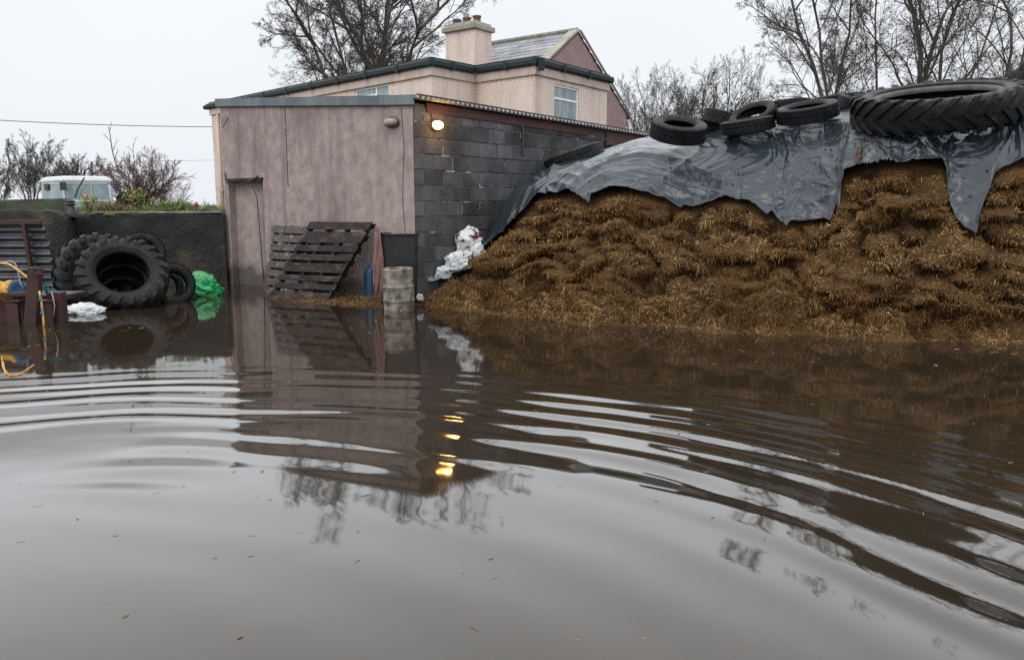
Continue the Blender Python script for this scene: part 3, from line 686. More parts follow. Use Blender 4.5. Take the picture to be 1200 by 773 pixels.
FR = .60       # share of rows on the open face
for i in range(NA):
    P = chaikin(heap_profile(i)); cum = np.concatenate([[0], np.cumsum(np.hypot(*np.diff(P, axis=0).T))])
    ic = int(np.argmin(np.hypot(P[:, 0] - Yc[i], P[:, 1] - Zc[i]))); sc_ = cum[ic]
    k = int(NS * .80); s = np.concatenate([np.linspace(0, sc_, k), np.linspace(sc_, cum[-1], NS - k + 1)[1:]])
    y = np.interp(s, cum, P[:, 0]); z = np.interp(s, cum, P[:, 1]); HP[i] = np.stack([az[i] * y, y, z], -1)
def normals(P):
    a = np.gradient(P, axis=0); b_ = np.gradient(P, axis=1); n = np.cross(a, b_); n /= np.linalg.norm(n, axis=-1, keepdims=True) + 1e-9
    return n
HN = normals(HP)
if HN[NA // 2, NS // 2, 2] < 0: HN = -HN
E_ = (HP[..., 2] - EYE) / HP[..., 1]

# tarp lower edge in the photograph
edge_px = [(515, 331), (530, 324), (552, 311), (558, 306), (571, 293), (584, 283), (597, 271), (608, 256), (618, 246), (632, 231), (650, 231), (672, 231), (682, 236), (690, 241), (695, 245), (698, 238), (703, 231), (716, 228), (736, 227), (760, 231), (780, 237), (795, 246), (799, 247), (802, 243), (812, 247), (818, 244), (838, 239), (850, 235), (862, 236), (876, 239), (888, 246), (900, 256), (905, 252), (912, 262), (920, 266), (923, 270), (928, 263), (940, 262), (955, 261), (968, 258), (975, 262), (983, 272), (985, 258), (984, 240), (990, 222), (994, 207), (1003, 204), (1012, 199), (1040, 196), (1070, 195), (1100, 193), (1104, 205), (1105, 235), (1110, 247), (1120, 260), (1130, 271), (1139, 277), (1142, 262), (1148, 245), (1158, 225), (1163, 207), (1175, 198), (1188, 192), (1200, 189), (1300, 184), (1500, 182)]
ed = np.array([azel(x, y) for x, y in edge_px]); ed = ed[np.argsort(ed[:, 0], kind='stable')]
def edgeE(a): return np.interp(a, ed[:, 0], ed[:, 1])
_j = np.random.RandomState(3)
tz = np.stack([az * 260, az * 0, az * 0 + 2], -1); jag = .0022 * gnoise(tz) + .0012 * gnoise(tz * 2.7)
Eed = edgeE(az) + jag
under = smooth(-.012, .004, E_ - Eed[:, None]) * (HP[..., 1] > Yb[:, None] + .3)
under = np.maximum(under, (HP[..., 1] > Yc[:, None] - .2) * 1.0)
# lumpy, layered, overhanging straw
W = HP.copy()
lay = np.stack([W[..., 0] * 1.10 + .5 * W[..., 1], W[..., 1] * .9, W[..., 2] * 3.2], -1)
warp = np.stack([gnoise(W * 1.7 + 4), gnoise(W * 1.7 + 8), gnoise(W * 1.7 + 12)], -1)
b1 = np.clip(np.abs(gnoise(lay * .95 + warp * .8)) * 2.9, 0, 1.25)            # billowy clumps
b2 = np.clip(np.abs(gnoise(lay * 2.1 + warp * .9 + 9)) * 2.8, 0, 1.25)
b3 = fbm(W * 9, 4)
amp = smooth(-.05, .35, W[..., 2]) * .6 + .4
D = (.32 * (b1 - .55) + .15 * (b2 - .5) + .075 * b3 + .15 * gnoise(W * .9 + 21)) * amp
edgefade = smooth(0, .06, (az - az[0]))[:, None] * .85 + .15
D = D * edgefade
D = D * (1 - under) - .05 * under
D = np.where(W[..., 2] < .04, D * .4, D)
droop = np.clip(D + .05, 0, 1) * .65
HD_ = W + HN * D[..., None]; HD_[..., 2] -= droop * smooth(.1, .5, W[..., 2])
heap_loc = (2.2, 10.8, 0)
heap = grid_mesh('silage_heap', HD_, 'silage', loc=heap_loc)
tag(heap, 'tall heap of brown strawy silage with a ragged open face above the flood water', 'silage heap')

# ---------------------------------------------------------------- loose straw on the face
def strands(n, base, nrm, down, rs, lmin, lmax, width, curl=.5, droop=.7, rootbury=.01):
    """n bent flat blades (3 stations); returns verts, quads"""
    tan = rs.normal(size=(n, 3)); tan -= nrm * (tan * nrm).sum(1, keepdims=True); tan /= np.linalg.norm(tan, axis=1, keepdims=True)
    dn = down * (1.05 - .9 * np.clip(nrm[:, 2:3], 0, 1)); down = dn
    L0 = (lmin + (lmax - lmin) * rs.rand(n) ** 1.6)[:, None]
    d0 = nrm * rs.uniform(.02, .30, (n, 1)) + tan * rs.uniform(.3, 1.0, (n, 1)) * curl + down * rs.uniform(.1, .8, (n, 1)) * droop; d0 /= np.linalg.norm(d0, axis=1, keepdims=True)
    d1 = d0 * .8 + down * rs.uniform(.1, 1.1, (n, 1)) * droop + rs.normal(size=(n, 3)) * .25; d1 /= np.linalg.norm(d1, axis=1, keepdims=True)
    d2 = d1 * .8 + down * rs.uniform(.1, 1.1, (n, 1)) * droop; d2 /= np.linalg.norm(d2, axis=1, keepdims=True)
    p0 = base - nrm * rootbury; p1 = p0 + d0 * L0 * .36; p2 = p1 + d1 * L0 * .34; p3 = p2 + d2 * L0 * .3
    side = np.cross(d1, nrm + rs.normal(size=(n, 3)) * .4); side /= np.linalg.norm(side, axis=1, keepdims=True) + 1e-9
    w = (width * rs.uniform(.5, 1.4, (n, 1)))
    V = np.stack([p0 - side * w, p0 + side * w, p1 - side * w, p1 + side * w, p2 - side * w * .8, p2 + side * w * .8, p3 - side * w * .3, p3 + side * w * .3], 1)
    q = np.array([[0, 1, 3, 2], [2, 3, 5, 4], [4, 5, 7, 6]]); Fq = (np.arange(n)[:, None, None] * 8 + q[None]).reshape(-1, 4)
    return V.reshape(-1, 3), Fq
rs = np.random.RandomState(21)
HND = normals(HD_); 
if HND[NA // 2, NS // 2, 2] < 0: HND = -HND
# area-weighted pick of open-face cells in view
cellA = np.linalg.norm(np.cross(HD_[1:, :-1] - HD_[:-1, :-1], HD_[:-1, 1:] - HD_[:-1, :-1]), axis=-1)
okc = (under[:-1, :-1] < .6) & (HD_[:-1, :-1, 2] > -.03) & (HD_[:-1, :-1, 1] < Yc[:-1, None] + .1)
wgt = (cellA * okc * (.28 + smooth(-.13, .10, D[:-1, :-1] - .12 * gnoise(W[:-1, :-1] * .9 + 21)))).ravel(); wgt = np.clip(wgt, 0, None); wgt /= wgt.sum()
low = (cellA * okc * (HD_[:-1, :-1, 2] < .32)).ravel(); low /= low.sum()
def pick(n, wgt_=None):
    idx = rs.choice(len(wgt), n, p=wgt if wgt_ is None else wgt_); i, j = idx // (NS - 1), idx % (NS - 1); f, g = rs.rand(n, 1), rs.rand(n, 1)
    b_ = HD_[i, j] * (1 - f) * (1 - g) + HD_[i + 1, j] * f * (1 - g) + HD_[i, j + 1] * (1 - f) * g + HD_[i + 1, j + 1] * f * g
    return b_, HND[i, j]
down = np.array([[0, 0, -1.]])
b_, n_ = pick(300000); V1, F1 = strands(len(b_), b_, n_, down, rs, .02, .07, .0025, curl=.8, droop=.7)
b_, n_ = pick(45000, low); V3, F3 = strands(len(b_), b_, n_, down, rs, .03, .08, .0023, curl=1.0, droop=.4)
# clotted tufts: many blades from one root, hanging
tb, tn = pick(1700); k = 24; b_ = np.repeat(tb, k, 0) + rs.normal(size=(len(tb) * k, 3)) * .028; n_ = np.repeat(tn, k, 0)
V2, F2 = strands(len(b_), b_, n_, down, rs, .04, .11, .0025, curl=.6, droop=.9)
V = np.concatenate([V1, V2, V3]); Fq = np.concatenate([F1, F2 + len(V1), F3 + len(V1) + len(V2)])
st = mesh('loose_straw', V, Fq, 'straw', heap); st['kind'] = 'stuff'

# ================================================================ the plastic sheet
NT, NR = 1000, 330
ta = np.linspace(azel(514, 320)[0], AZ1 - .005, NT)
TP = np.zeros((NT, NR, 3)); TN = np.zeros((NT, NR, 3))
tz = np.stack([ta * 170, ta * 0, ta * 0 + 2], -1); rag = np.clip(.35 + 1.6 * gnoise(tz * .07 + 3), 0, 1.4); jg = (.0022 * gnoise(tz * .4) + .0010 * gnoise(tz * 2.1) + .0005 * _j.normal(size=NT)) * rag
TE = edgeE(ta) + jg
fi = np.interp(ta, az, np.arange(NA))
for c in range(NT):
    i0 = int(fi[c]); i1 = min(i0 + 1, NA - 1); f = fi[c] - i0
    P = HP[i0] * (1 - f) + HP[i1] * f; Nn = HN[i0] * (1 - f) + HN[i1] * f
    Ecol = (P[:, 2] - EYE) / P[:, 1]
    k = np.argmax((Ecol >= TE[c]) & (P[:, 1] > Yb[min(i0, NA - 1)] + .2))
    if k == 0: k = int(NS * .8)
    t = 0 if k == 0 else (TE[c] - Ecol[k - 1]) / (Ecol[k] - Ecol[k - 1] + 1e-9); s0 = k - 1 + t
    ss = np.concatenate([np.linspace(s0, NS * .8, 250), np.linspace(NS * .8, NS - 1, NR - 249)[1:]]); ss = np.clip(ss, 0, NS - 1)
    ii = np.arange(NS)
    for q in range(3): TP[c, :, q] = np.interp(ss, ii, P[:, q]); TN[c, :, q] = np.interp(ss, ii, Nn[:, q])
# smooth the sheet so that it spans the hollows, then wrinkle it
X_, Y_, Z_ = TP[..., 0], TP[..., 1], TP[..., 2]
dist_edge = np.cumsum(np.concatenate([np.zeros((NT, 1)), np.linalg.norm(np.diff(TP, axis=1), axis=-1)], 1), 1)
U = ta[:, None] * 11 + 0 * X_
dist_true = dist_edge; dist_edge = dist_edge[:, 250:251] - dist_edge
wp = np.stack([U * .9, dist_edge * .8, U * 0 + 5], -1); wv = gnoise(wp)
# folds that run down the sheet, folds along it, tight crinkles
fA = ridged(np.stack([U * 1.5 + wv * 1.1 + dist_edge * .35, dist_edge * .45, U * 0 + 1], -1), 3)
fB = ridged(np.stack([U * .75 + dist_edge * .9 + wv, dist_edge * 1.9 - U * .75, U * 0 + 7], -1), 3)
fC = ridged(np.stack([U * 3.5 - dist_edge * 2.5 + wv * 2, dist_edge * 3.5 + U, U * 0 + 11], -1), 3)
mixn = smooth(-.3, .3, gnoise(np.stack([U * .6, dist_edge * .7, U * 0 + 31], -1)))
off = .07 + .040 * fA * (1 - mixn * .6) + .036 * fB * mixn + .005 * fC + .05 * gnoise(np.stack([U * .5, dist_edge * .8, U * 0 + 3], -1))
hang = smooth(.30, .0, dist_true)
def crease(u, v, w=.045): g = gnoise(np.stack([u + wv * .8, v, U * 0 + 4], -1)); return np.exp(-np.abs(g) / w) * np.clip(.3 + 1.5 * gnoise(np.stack([U * .8, dist_edge * .9, U * 0 + 50], -1)), 0, 1)
off = off + .020 * crease(U * 1.3 + dist_edge * .5, dist_edge * .5) + .018 * crease(U * .8 - dist_edge * 1.2, dist_edge * 1.4 + U * .6) + .012 * crease(U * 2.4, dist_edge * 2.2 - U, .06) - .008
off = off + .03 * hang * gnoise(np.stack([U * 4, dist_edge * 2, U * 0], -1))
# pulled creases that fan from weights
for (px, py, n_, amp_, rad) in ((1105, 193, 9, .028, .9), (986, 225, 8, .025, .8), (690, 225, 7, .025, .7), (1190, 150, 9, .02, .8), (800, 180, 5, .012, 1.0), (640, 220, 7, .03, .7)):
    a0, e0 = azel(px, py); dxx = (ta[:, None] - a0) * 10.5; dyy = ((Z_ - EYE) / Y_ - e0) * 10.5; rr_ = np.hypot(dxx, dyy); tt = np.arctan2(dyy, dxx)
    off = off + amp_ * np.exp(-rr_ / rad * 1.3) * smooth(.03, .2, rr_) * (1 - np.abs(np.sin(tt * n_ / 2 + rr_ * 1.2 + wv * 1.5)) * 2)
# heat-welded seams
for spx in (778, 862, 900, 960, 1035, 1172):
    a0 = azel(spx, 200)[0]; off = off + .008 * np.exp(-((ta[:, None] - a0 - .004 * dist_edge) / .0012) ** 2)
off = np.maximum(off, .02)
toff = off * (.55 + .45 * smooth(azel(520, 320)[0], azel(560, 300)[0], ta))[:, None]
TPp = TP + TN * toff[..., None]
# keep the sheet off the block wall
wl_ = np.where(ta < .30, wallY(np.minimum(ta, .30)), 99.)[:, None] - .03
TPp[..., 1] = np.minimum(TPp[..., 1], wl_)
# torn lower edge: shift edge points in height
TPp[:, 0, 2] += (.010 * _j.normal(size=NT)) * rag - .006
tarp = grid_mesh('silage_sheet', TPp, 'tarp', loc=heap_loc); sd_ = tarp.modifiers.new('t', 'SOLIDIFY'); sd_.thickness = .004; sd_.offset = -1
tag(tarp, 'wrinkled grey plastic sheet with torn edge draped over the silage heap', 'plastic sheet')
def tarp_pt(px, py):
    """point of the sheet seen at a pixel, and its normal"""
    a, e_ = azel(px, py); c = int(np.clip(np.searchsorted(ta, a), 1, NT - 2)); col = TPp[c]; E = (col[:, 2] - EYE) / col[:, 1]
    k = np.argmin(np.abs(E - e_) + (np.arange(NR) > 252) * .05); return Vector(col[k]), Vector(TN[c, k])

# strings hanging on the sheet and leaf litter caught on it
sb = MB()
for pts in (((997, 152), (996, 166), (994, 176), (991, 190)), ((1012, 153), (1013, 166), (1010, 178), (1008, 188), (1007, 195))):
    sb.tube([tarp_pt(x, y)[0] + tarp_pt(x, y)[1] * .02 + Vector((0, -.01, 0)) for x, y in pts], .007, 5)
o = sb.build('string', 'wire', tarp)
ll = MB()
def leaf(mbb, p, n, s):
    a = n.orthogonal().normalized(); a = Matrix.Rotation(rnd.uniform(0, 6.28), 3, n) @ a; b__ = n.cross(a); c = n * s * .25
    mbb.add([p - a * s, p + b__ * s * .45 + c, p + a * s, p - b__ * s * .45 + c], [(0, 1, 2, 3)])
for k in range(260):
    if rnd.random() < .55: px, py = rnd.gauss(1030, 45), rnd.gauss(158, 16)
    elif rnd.random() < .5: px, py = rnd.gauss(955, 22), rnd.gauss(152, 8)
    else: px, py = rnd.uniform(640, 1195), rnd.uniform(150, 230)
    a, e_ = azel(px, py)
    if e_ < np.interp(a, ed[:, 0], ed[:, 1]) + .005 or e_ > np.interp(a, cr[:, 0], cr[:, 2]) - .002: continue
    p, n = tarp_pt(px, py); leaf(ll, p + n * .012, (n + Vector((rnd.gauss(0, .4), rnd.gauss(0, .4), 0))).normalized(), rnd.uniform(.012, .03))
for px, py in ((1008, 184), (1007, 189), (1009, 178)):
    for q in range(6):
        p, n = tarp_pt(px + rnd.uniform(-2, 2), py + rnd.uniform(-3, 3)); leaf(ll, p + n * .03, n, .035)
tag(ll.build('leaf_litter', mat('red_leaf', (.12, .05, .03), (.06, .035, .025), scale=9, rough=.8, island=.4), fix=False), kind='stuff')

# straw spilled along the foot of the shed front, at water level
n1 = 70; sa_ = np.linspace(0, 1, n1); L0 = [onz(x, y) for x, y in ((305, 350), (345, 357), (400, 362), (440, 364), (470, 366), (500, 364))]
L1 = [onz(x, y) for x, y in ((318, 345), (345, 345), (400, 344), (440, 344), (470, 345), (500, 352))]
I0 = np.array([[np.interp(s, np.linspace(0, 1, 6), [p[q] for p in L0]) for q in range(3)] for s in sa_]); I1 = np.array([[np.interp(s, np.linspace(0, 1, 6), [p[q] for p in L1]) for q in range(3)] for s in sa_])
tt = np.linspace(-.15, 1.2, 30)[None, :, None]; G = I0[:, None] * (1 - tt) + I1[:, None] * tt
edge_ = np.sin(PI * np.clip(sa_, 0, 1))[:, None] ** .4 * smooth(-.1, .5, tt[..., 0])
G[..., 2] = -.05 + .085 * edge_ + .045 * fbm(G * 3.0, 4) * edge_ + .02 * ridged(G * 9, 2) * edge_
spill = grid_mesh('straw_spill', G, 'silage', loc=(-2, 11.6, 0)); tag(spill, kind='stuff')
Gf = G.reshape(-1, 3); Gf = Gf[Gf[:, 2] > .0]; bi = Gf[rs.choice(len(Gf), 9000)] + rs.normal(size=(9000, 3)) * np.array([.04, .04, .004]); ni = np.tile([[0, -.2, 1.]], (9000, 1))
Vs, Fs = strands(9000, bi, ni, down, rs, .03, .12, .0022, curl=1.1, droop=.35); s2 = mesh('spill_straw', Vs, Fs, 'straw_wet', spill)

# straws and flecks floating on the water
fl = MB()
def wave_at(x, y): i = int(np.clip(np.searchsorted(wx, x), 0, len(wx) - 1)); j = int(np.clip(np.searchsorted(wy, y), 0, len(wy) - 1)); return float(hz[i, j])
for k in range(420):
    px, py = rnd.uniform(0, 1200), 370 + 400 * rnd.random() ** 1.4
    if k < 300: px = rnd.uniform(0, 1200); py = rnd.gauss(np.interp(px, [0, 480, 700, 1200], [395, 372, 392, 412]), 12)
    if py < 372 + (35 if px > 500 else 0): continue
    p = onz(px, py, 0.0); p.z = wave_at(p.x, p.y) - .0012
    if p.y < 1.2: continue
    a = rnd.uniform(0, PI); l = rnd.uniform(.005, .020) * (1 if rnd.random() < .9 else 1.6) * min(1.6, p.y / 4 + .35); w = rnd.uniform(.0008, .0022) if rnd.random() < .8 else l * .4
    d = Vector((math.cos(a), math.sin(a), 0)); s_ = Vector((-d.y, d.x, 0)); q = rnd.uniform(-.002, .003)
    fl.prism([p - d * l, p - d * l * .4 - s_ * w, p + d * l * .7 - s_ * w * .8, p + d * l, p + d * l * .5 + s_ * w, p - d * l * .6 + s_ * w], (0, 0, .0022))
tag(fl.build('floating_straw', 'straw_wet', fix=True), kind='stuff')
# ================================================================ tyres
def tyre_prof(R, W, Rb, n=10):
    """closed section (r, z): outside from bead to bead, then the inside back"""
    P = []
    hs = R - Rb; hw_ = W / 2
    out = [(Rb, -hw_ * .62), (Rb + hs * .10, -hw_ * .80), (Rb + hs * .30, -hw_ * .97), (Rb + hs * .52, -hw_ * 1.0), (Rb + hs * .74, -hw_ * .96), (R - hs * .12, -hw_ * .88), (R - hs * .03, -hw_ * .74), (R, -hw_ * .45)]
    out = out + [(R + .002, 0)] + [(r, -z) for r, z in out[::-1]]
    th = min(.03, hs * .16)
    inn = [(Rb, hw_ * .52), (Rb + hs * .12, hw_ * .66), (Rb + hs * .4, hw_ * .84), (R - hs * .25, hw_ * .80), (R - hs * .15, hw_ * .5), (R - hs * .13, 0)]
    inn = inn + [(r, -z) for r, z in inn[-2::-1]]
    return out + inn
def car_tyre_mb(R, W, Rb):
    prof = tyre_prof(R, W, Rb); mb = MB(); P = []
    # circumferential grooves in the tread
    for i, (r, z) in enumerate(prof):
        P.append((r, z))
    tread = []
    zs = [-.42, -.30, -.29, -.25, -.24, -.06, -.05, .05, .06, .24, .25, .29, .30, .42]; dp = [0, 0, 1, 1, 0, 0, 1, 1, 0, 0, 1, 1, 0, 0]
    for z, d in zip(zs, dp): tread.append((R + .002 - .009 * d, z * W))
    q = [p for p in P[:8]] + tread + [p for p in P[9:]]
    nk = 112; mb.lathe(q, nk, closed=True)
    for i, (r, z) in enumerate(q):
        if r > R - (R - Rb) * .14 and i < len(P[:8]) + len(tread) + 8:
            for j in range(nk):
                if j % 4 == (0 if z > 0 else 2):
                    v = Vector(mb.v[i * nk + j]); h = math.hypot(v.x, v.y); k_ = (h - .008) / h; mb.v[i * nk + j] = (v.x * k_, v.y * k_, v.z)
    # shallow tread blocks on the shoulder
    n = 48
    for k in range(n):
        a = 2 * PI * k / n
        for s in ():
            c = Vector((math.cos(a), math.sin(a), 0)); t = Vector((-c.y, c.x, 0)); mb.box(c * (R - .013) + Vector((0, 0, s * W * .43)), (2 * PI * R / n * .62, .05 * W / .2, .016), (t, (Vector((0, 0, 1)) - c * .5 * s).normalized(), (c + Vector((0, 0, .5 * s))).normalized()))
    # sidewall ribs and lettering-free ring
    for s in (-1, 1): mb.lathe([(Rb + (R - Rb) * .5, s * W * .501), (Rb + (R - Rb) * .53, s * (W * .501 + .004)), (Rb + (R - Rb) * .56, s * W * .498)], 56)
    return mb
def tractor_tyre_mb(R, W, Rb, nl=22, lug=.035, sweep=.30):
    prof = tyre_prof(R - lug, W, Rb); mb = MB(); mb.lathe(prof, 72, closed=True)
    arc = [(R - lug, .0), (R - lug, .22 * W), (R - lug - .004, .36 * W), (R - lug - .02, .46 * W), (R - lug - .075, .50 * W), (R - lug - .12, .505 * W)]
    hs = [lug, lug, lug, lug, lug * .8, lug * .12]; tw = [.0, .34, .56, .74, .92, 1.02]
    for s in (-1, 1):
        for k in range(nl):
            a0 = 2 * PI * (k + (.5 if s > 0 else 0)) / nl; V = []
            for (r, z), h, t in zip(arc, hs, tw):
                a = a0 + sweep * t; wa = (.033 + .008 * t) / R * 1.15; nr_ = Vector((1, 0, 0)) if abs(z) < .4 * W else Vector((.75, 0, .65 * s)).normalized() if t < .9 else Vector((.3, 0, .95 * s))
                for sgn, top in ((-1, 0), (-1, 1), (1, 1), (1, 0)):
                    aa = a + sgn * wa * (1.25 if not top else .8); hh = h if top else -.008
                    rr_ = r + nr_.x * hh; zz = s * z + nr_.z * hh; V.append(Vector((rr_ * math.cos(aa), rr_ * math.sin(aa), zz)))
            n = len(arc); Fc = []
            for i in range(n - 1):
                for j in range(3): Fc.append((i * 4 + j, i * 4 + j + 1, (i + 1) * 4 + j + 1, (i + 1) * 4 + j))
            Fc += [(0, 1, 2, 3), ((n - 1) * 4, (n - 1) * 4 + 1, (n - 1) * 4 + 2, (n - 1) * 4 + 3)]
            mb.add(V, Fc)
    for s in (-1, 1): mb.lathe([(Rb + .045, s * W * .45), (Rb + .055, s * (W * .47)), (Rb + .065, s * W * .46)], 72)
    return mb
def add_tyre(name, p, n, label, kind, R, W, Rb, group, spin=0.0, m='rubber', bead=None, src=None, nl=22, lug=.035, cat='tyre'):
    if src is None:
        mb = car_tyre_mb(R, W, Rb) if kind == 'car' else tractor_tyre_mb(R, W, Rb, nl, lug)
        me = mb.build(name, m, smooth=True); me.data.set_sharp_from_angle(angle=R_(32)); o = me
        if bead:
            b_ = MB()
            for s in (-1, 1): b_.lathe([(Rb - .002, s * W * .24), (Rb - .004, s * W * .33), (Rb + .012, s * W * .385), (Rb + .03, s * W * .405), (Rb + .034, s * W * .40)], 72)
            bo = b_.build('bead', bead, o, smooth=True)
    else: o = copy_tree(src)
    o.matrix_world = axis_matrix(Vector(p), n, spin); tag(o, label, cat, group); return o
GT = 'tyres weighing down the plastic sheet'; GP = 'old tyres stacked against the wall'
# on the heap
big = add_tyre('tyre', at(1097, 124.5, 10.15), (-.125, -.20, .93), 'huge tractor tyre lying flat on the sheet with deep chevron lugs', 'tractor', .985, .39, .67, GT, m='rubber', bead='bead', nl=27, lug=.028)
def on_heap(px, py, Y, n, label, R=.36, W=.22, Rb=.21, src=None, spin=0.0, m='rubber'): return add_tyre('tyre', at(px, py, Y), n, label, 'car', R, W, Rb, GT, spin, m, None, src)
t1 = on_heap(795, 152.5, 10.9, (.06, -.37, .92), 'car tyre lying flat nearest the shed, its open centre facing the yard', .375, .235, .21)
t2 = on_heap(852, 140, 11.9, (.22, -.12, .95), 'car tyre lying behind the pair of overlapping tyres, partly hidden', .35, .20, .22)
t3 = on_heap(876, 147, 11.2, (-.16, -.10, .97), 'lower tyre of the overlapping pair, lying flat on the sheet', .365, .185, .22)
t3b = on_heap(882, 137, 11.35, (-.42, -.36, .84), 'upper tyre of the overlapping pair, tipped against its neighbour', .33, .17, .21)
t5 = on_heap(919, 127, 12.3, (-.12, .02, .98), 'dark tyre lying flat at the back between two nearer tyres', .36, .20, .22)
t6 = on_heap(946, 131.5, 11.0, (-.20, -.20, .95), 'tyre lying flat and tilted on bright sheet left of the huge tractor tyre', .40, .21, .25)
t7 = on_heap(980, 121, 12.0, (-.12, -.02, .98), 'dark tyre at the back just left of the huge tractor tyre', .40, .21, .24)
t8 = on_heap(1004, 124, 11.4, (.25, -.3, .9), 'small tyre with pale rim edge tucked behind the tractor tyre', .27, .17, .18)
t9 = add_tyre('tyre', at(1228, 112, 10.3), (-.62, -.45, .50), 'tractor tyre standing on edge at the right frame edge', 'tractor', .62, .34, .36, GT, m='rubber', nl=20)
p0_ = at(673, 187, 13.25)
t0 = on_heap(673, 185.5, 13.3, (-.33, .0, .95), 'flat black tyre lying on the slope against the block wall', .50, .25, .30)
t10 = on_heap(833, 146, 12.1, (0, -.1, 1), 'small dark tyre glimpsed between the first and second tyres', .22, .18, .13)
# against the boundary wall
A = add_tyre('tyre', at(144, 325, 11.5), (.38, -.68, .62), 'large tractor tyre leaning back at the front of the stack by the wall', 'tractor', .625, .42, .345, GP, m='rubber_dusty', bead='rubber', nl=20, lug=.034)
B = add_tyre('tyre', at(116, 322, 12.15), (.66, -.66, .22), 'tractor tyre behind the front one with only its lugged left side showing', 'tractor', .645, .42, .40, GP, m='rubber_dusty', nl=20, src=A)
B.data = B.data.copy()
nA = Vector((.38, -.68, .62)).normalized(); pA_ = at(144, 325, 11.5)
Cc = add_tyre('tyre', pA_ - nA * .36 + Vector((-.01, 0, .06)), nA + Vector((-.10, 0, .04)), 'tractor tyre nested just behind the large front one, its rim ring showing inside', 'tractor', .59, .34, .31, GP, m='rubber', nl=20)
Ce = add_tyre('tyre', pA_ - nA * .72 + Vector((-.02, 0, .12)), nA + Vector((-.16, 0, .0)), 'deepest nested tractor tyre, seen only as a dark ring', 'tractor', .57, .34, .24, GP, m='rubber', nl=20)
D1 = add_tyre('tyre', at(167, 298, 12.75), (.34, -.86, .34), 'car tyre standing on top at the back of the stack', 'car', .345, .19, .215, GP)
D2 = add_tyre('tyre', at(202, 334, 12.1), (.52, -.80, .26), 'car tyre standing in the water beside the green bag', 'car', .325, .20, .195, GP)
D3 = add_tyre('tyre', at(192, 337, 12.5), (.5, -.8, .15), 'small tyre half hidden behind the one beside the green bag', 'car', .28, .17, .19, GP)
# ================================================================ pallets against the shed
def pallet(BL, BR, TL, H, label, m, slats, missing=(), back=True):
    ex = (BR - BL); W = ex.length; ex.normalize(); ez = (TL - BL); ez = (ez - ex * ez.dot(ex) * 0).normalized(); ey = ez.cross(ex).normalized()
    ey = -ey if ey.y < 0 else ey
    root = bpy.data.objects.new('pallet', None); C.objects.link(root); root.location = BL; tag(root, label, 'pallet', 'pallets leaning on the pink wall')
    root['_wl'] = list(BL); B = (ex, ey, ez)
    def P(u, d, w): return BL + ex * u + ey * d + ez * w
    f = MB(); z = 0
    for (h, g) in slats:
        j = rnd.uniform(-.012, .012)
        f.box(P(W / 2 + j, .011 + rnd.uniform(0, .003), z + h / 2), (W + rnd.uniform(-.01, .02), .02, h), (ex, ey, (ez + ex * rnd.uniform(-.006, .006)).normalized())); z += h + g
    Ht = z
    f.build('front_deck', m, root, bevel=.004)
    for k in range(4):
        s = MB(); u = .05 + (W - .10) * k / 3; s.box(P(u, .072, Ht / 2), (.04, .098, Ht - .02), B); s.build('stringer', m, root, bevel=.004)
    b_ = MB(); n = 7 if back else 5
    for k in range(n): b_.box(P(W / 2, .132, .05 + (Ht - .1) * k / (n - 1)), (W, .018, .095), B)
    b_.build('back_deck', m, root, bevel=.004)
    return root
def onfront(px, py, out=.0):
    u, z = onplane(px, py, C0 - fn * out, C1 - fn * out); return C0 - fn * out + fd * u + Vector((0, 0, z))
BL = onz(312.5, 349); BR = onz(383, 351.5); BL.z = BR.z = .0; BL, BR = onz(312.5, 349.5, -.0), onz(383, 353.5, -.0)
TL = onfront(362, 259.5, .50); TR = onfront(437, 257.5, .17)
sl = [(.16, .045), (.11, .045), (.105, .06), (.17, .05), (.11, .055), (.11, .055), (.20, .045), (.14, .0)]
tot = sum(a + b for a, b in sl); Lp = (TL - BL).length; sl = [(a * Lp / tot, b * Lp / tot) for a, b in sl]
pf = pallet(BL, BR, TL, Lp, 'blackened wooden pallet leaning at a slant in front of the other', 'dark_wood', sl)
BL2 = onfront(309, 336, .42); BL2.z = -.02; BR2 = onfront(372, 340, .42); BR2.z = -.02; TL2 = onfront(319, 262.5, .16)
sl2 = [(.115, .03)] * 8; Lp2 = (TL2 - BL2).length; tot = 8 * .145; sl2 = [(a * Lp2 / tot, b * Lp2 / tot) for a, b in sl2]
pb = pallet(BL2, BR2, TL2, Lp2, 'browner paint-flecked pallet standing behind the slanted one', 'old_wood', sl2)

# ---------------------------------------------------------------- bin, rag, drum, blue container
bcen = at(464.5, 352, 11.62); bcen.z = -.03
BX = Vector((.985, -.05, 0)).normalized(); BY_ = Vector((.05, .985, 0)).normalized()
bz = thing('plastic_bin', bcen, 'tall black plastic bin standing behind the small drum', 'bin')
x0 = at(442.5, 300, 11.45).x; x1 = at(487, 300, 11.45).x; wb = (x1 - x0); zt = at(465, 273.5, 11.4).z
def ring_box(w, d, z, c): return [c + BX * (i * w / 2) + BY_ * (j * d / 2) + Vector((0, 0, z)) for i, j in ((-1, -1), (1, -1), (1, 1), (-1, 1))]
cb_ = Vector((bcen.x * 1.0, 11.72, 0)); cb_.x = (x0 + x1) / 2 + .01
mb = MB(); rings = [ring_box(wb * .90, .40, -.1, cb_), ring_box(wb * .96, .46, zt * .5, cb_), ring_box(wb * 1.0, .50, zt - .05, cb_), ring_box(wb * 1.0, .50, zt - .02, cb_), ring_box(wb * .90, .44, zt - .02, cb_), ring_box(wb * .86, .38, .1, cb_)]
V = [p for r_ in rings for p in r_]; Fc = [(i * 4 + j, i * 4 + (j + 1) % 4, (i + 1) * 4 + (j + 1) % 4, (i + 1) * 4 + j) for i in range(5) for j in range(4)] + [(20, 21, 22, 23)]
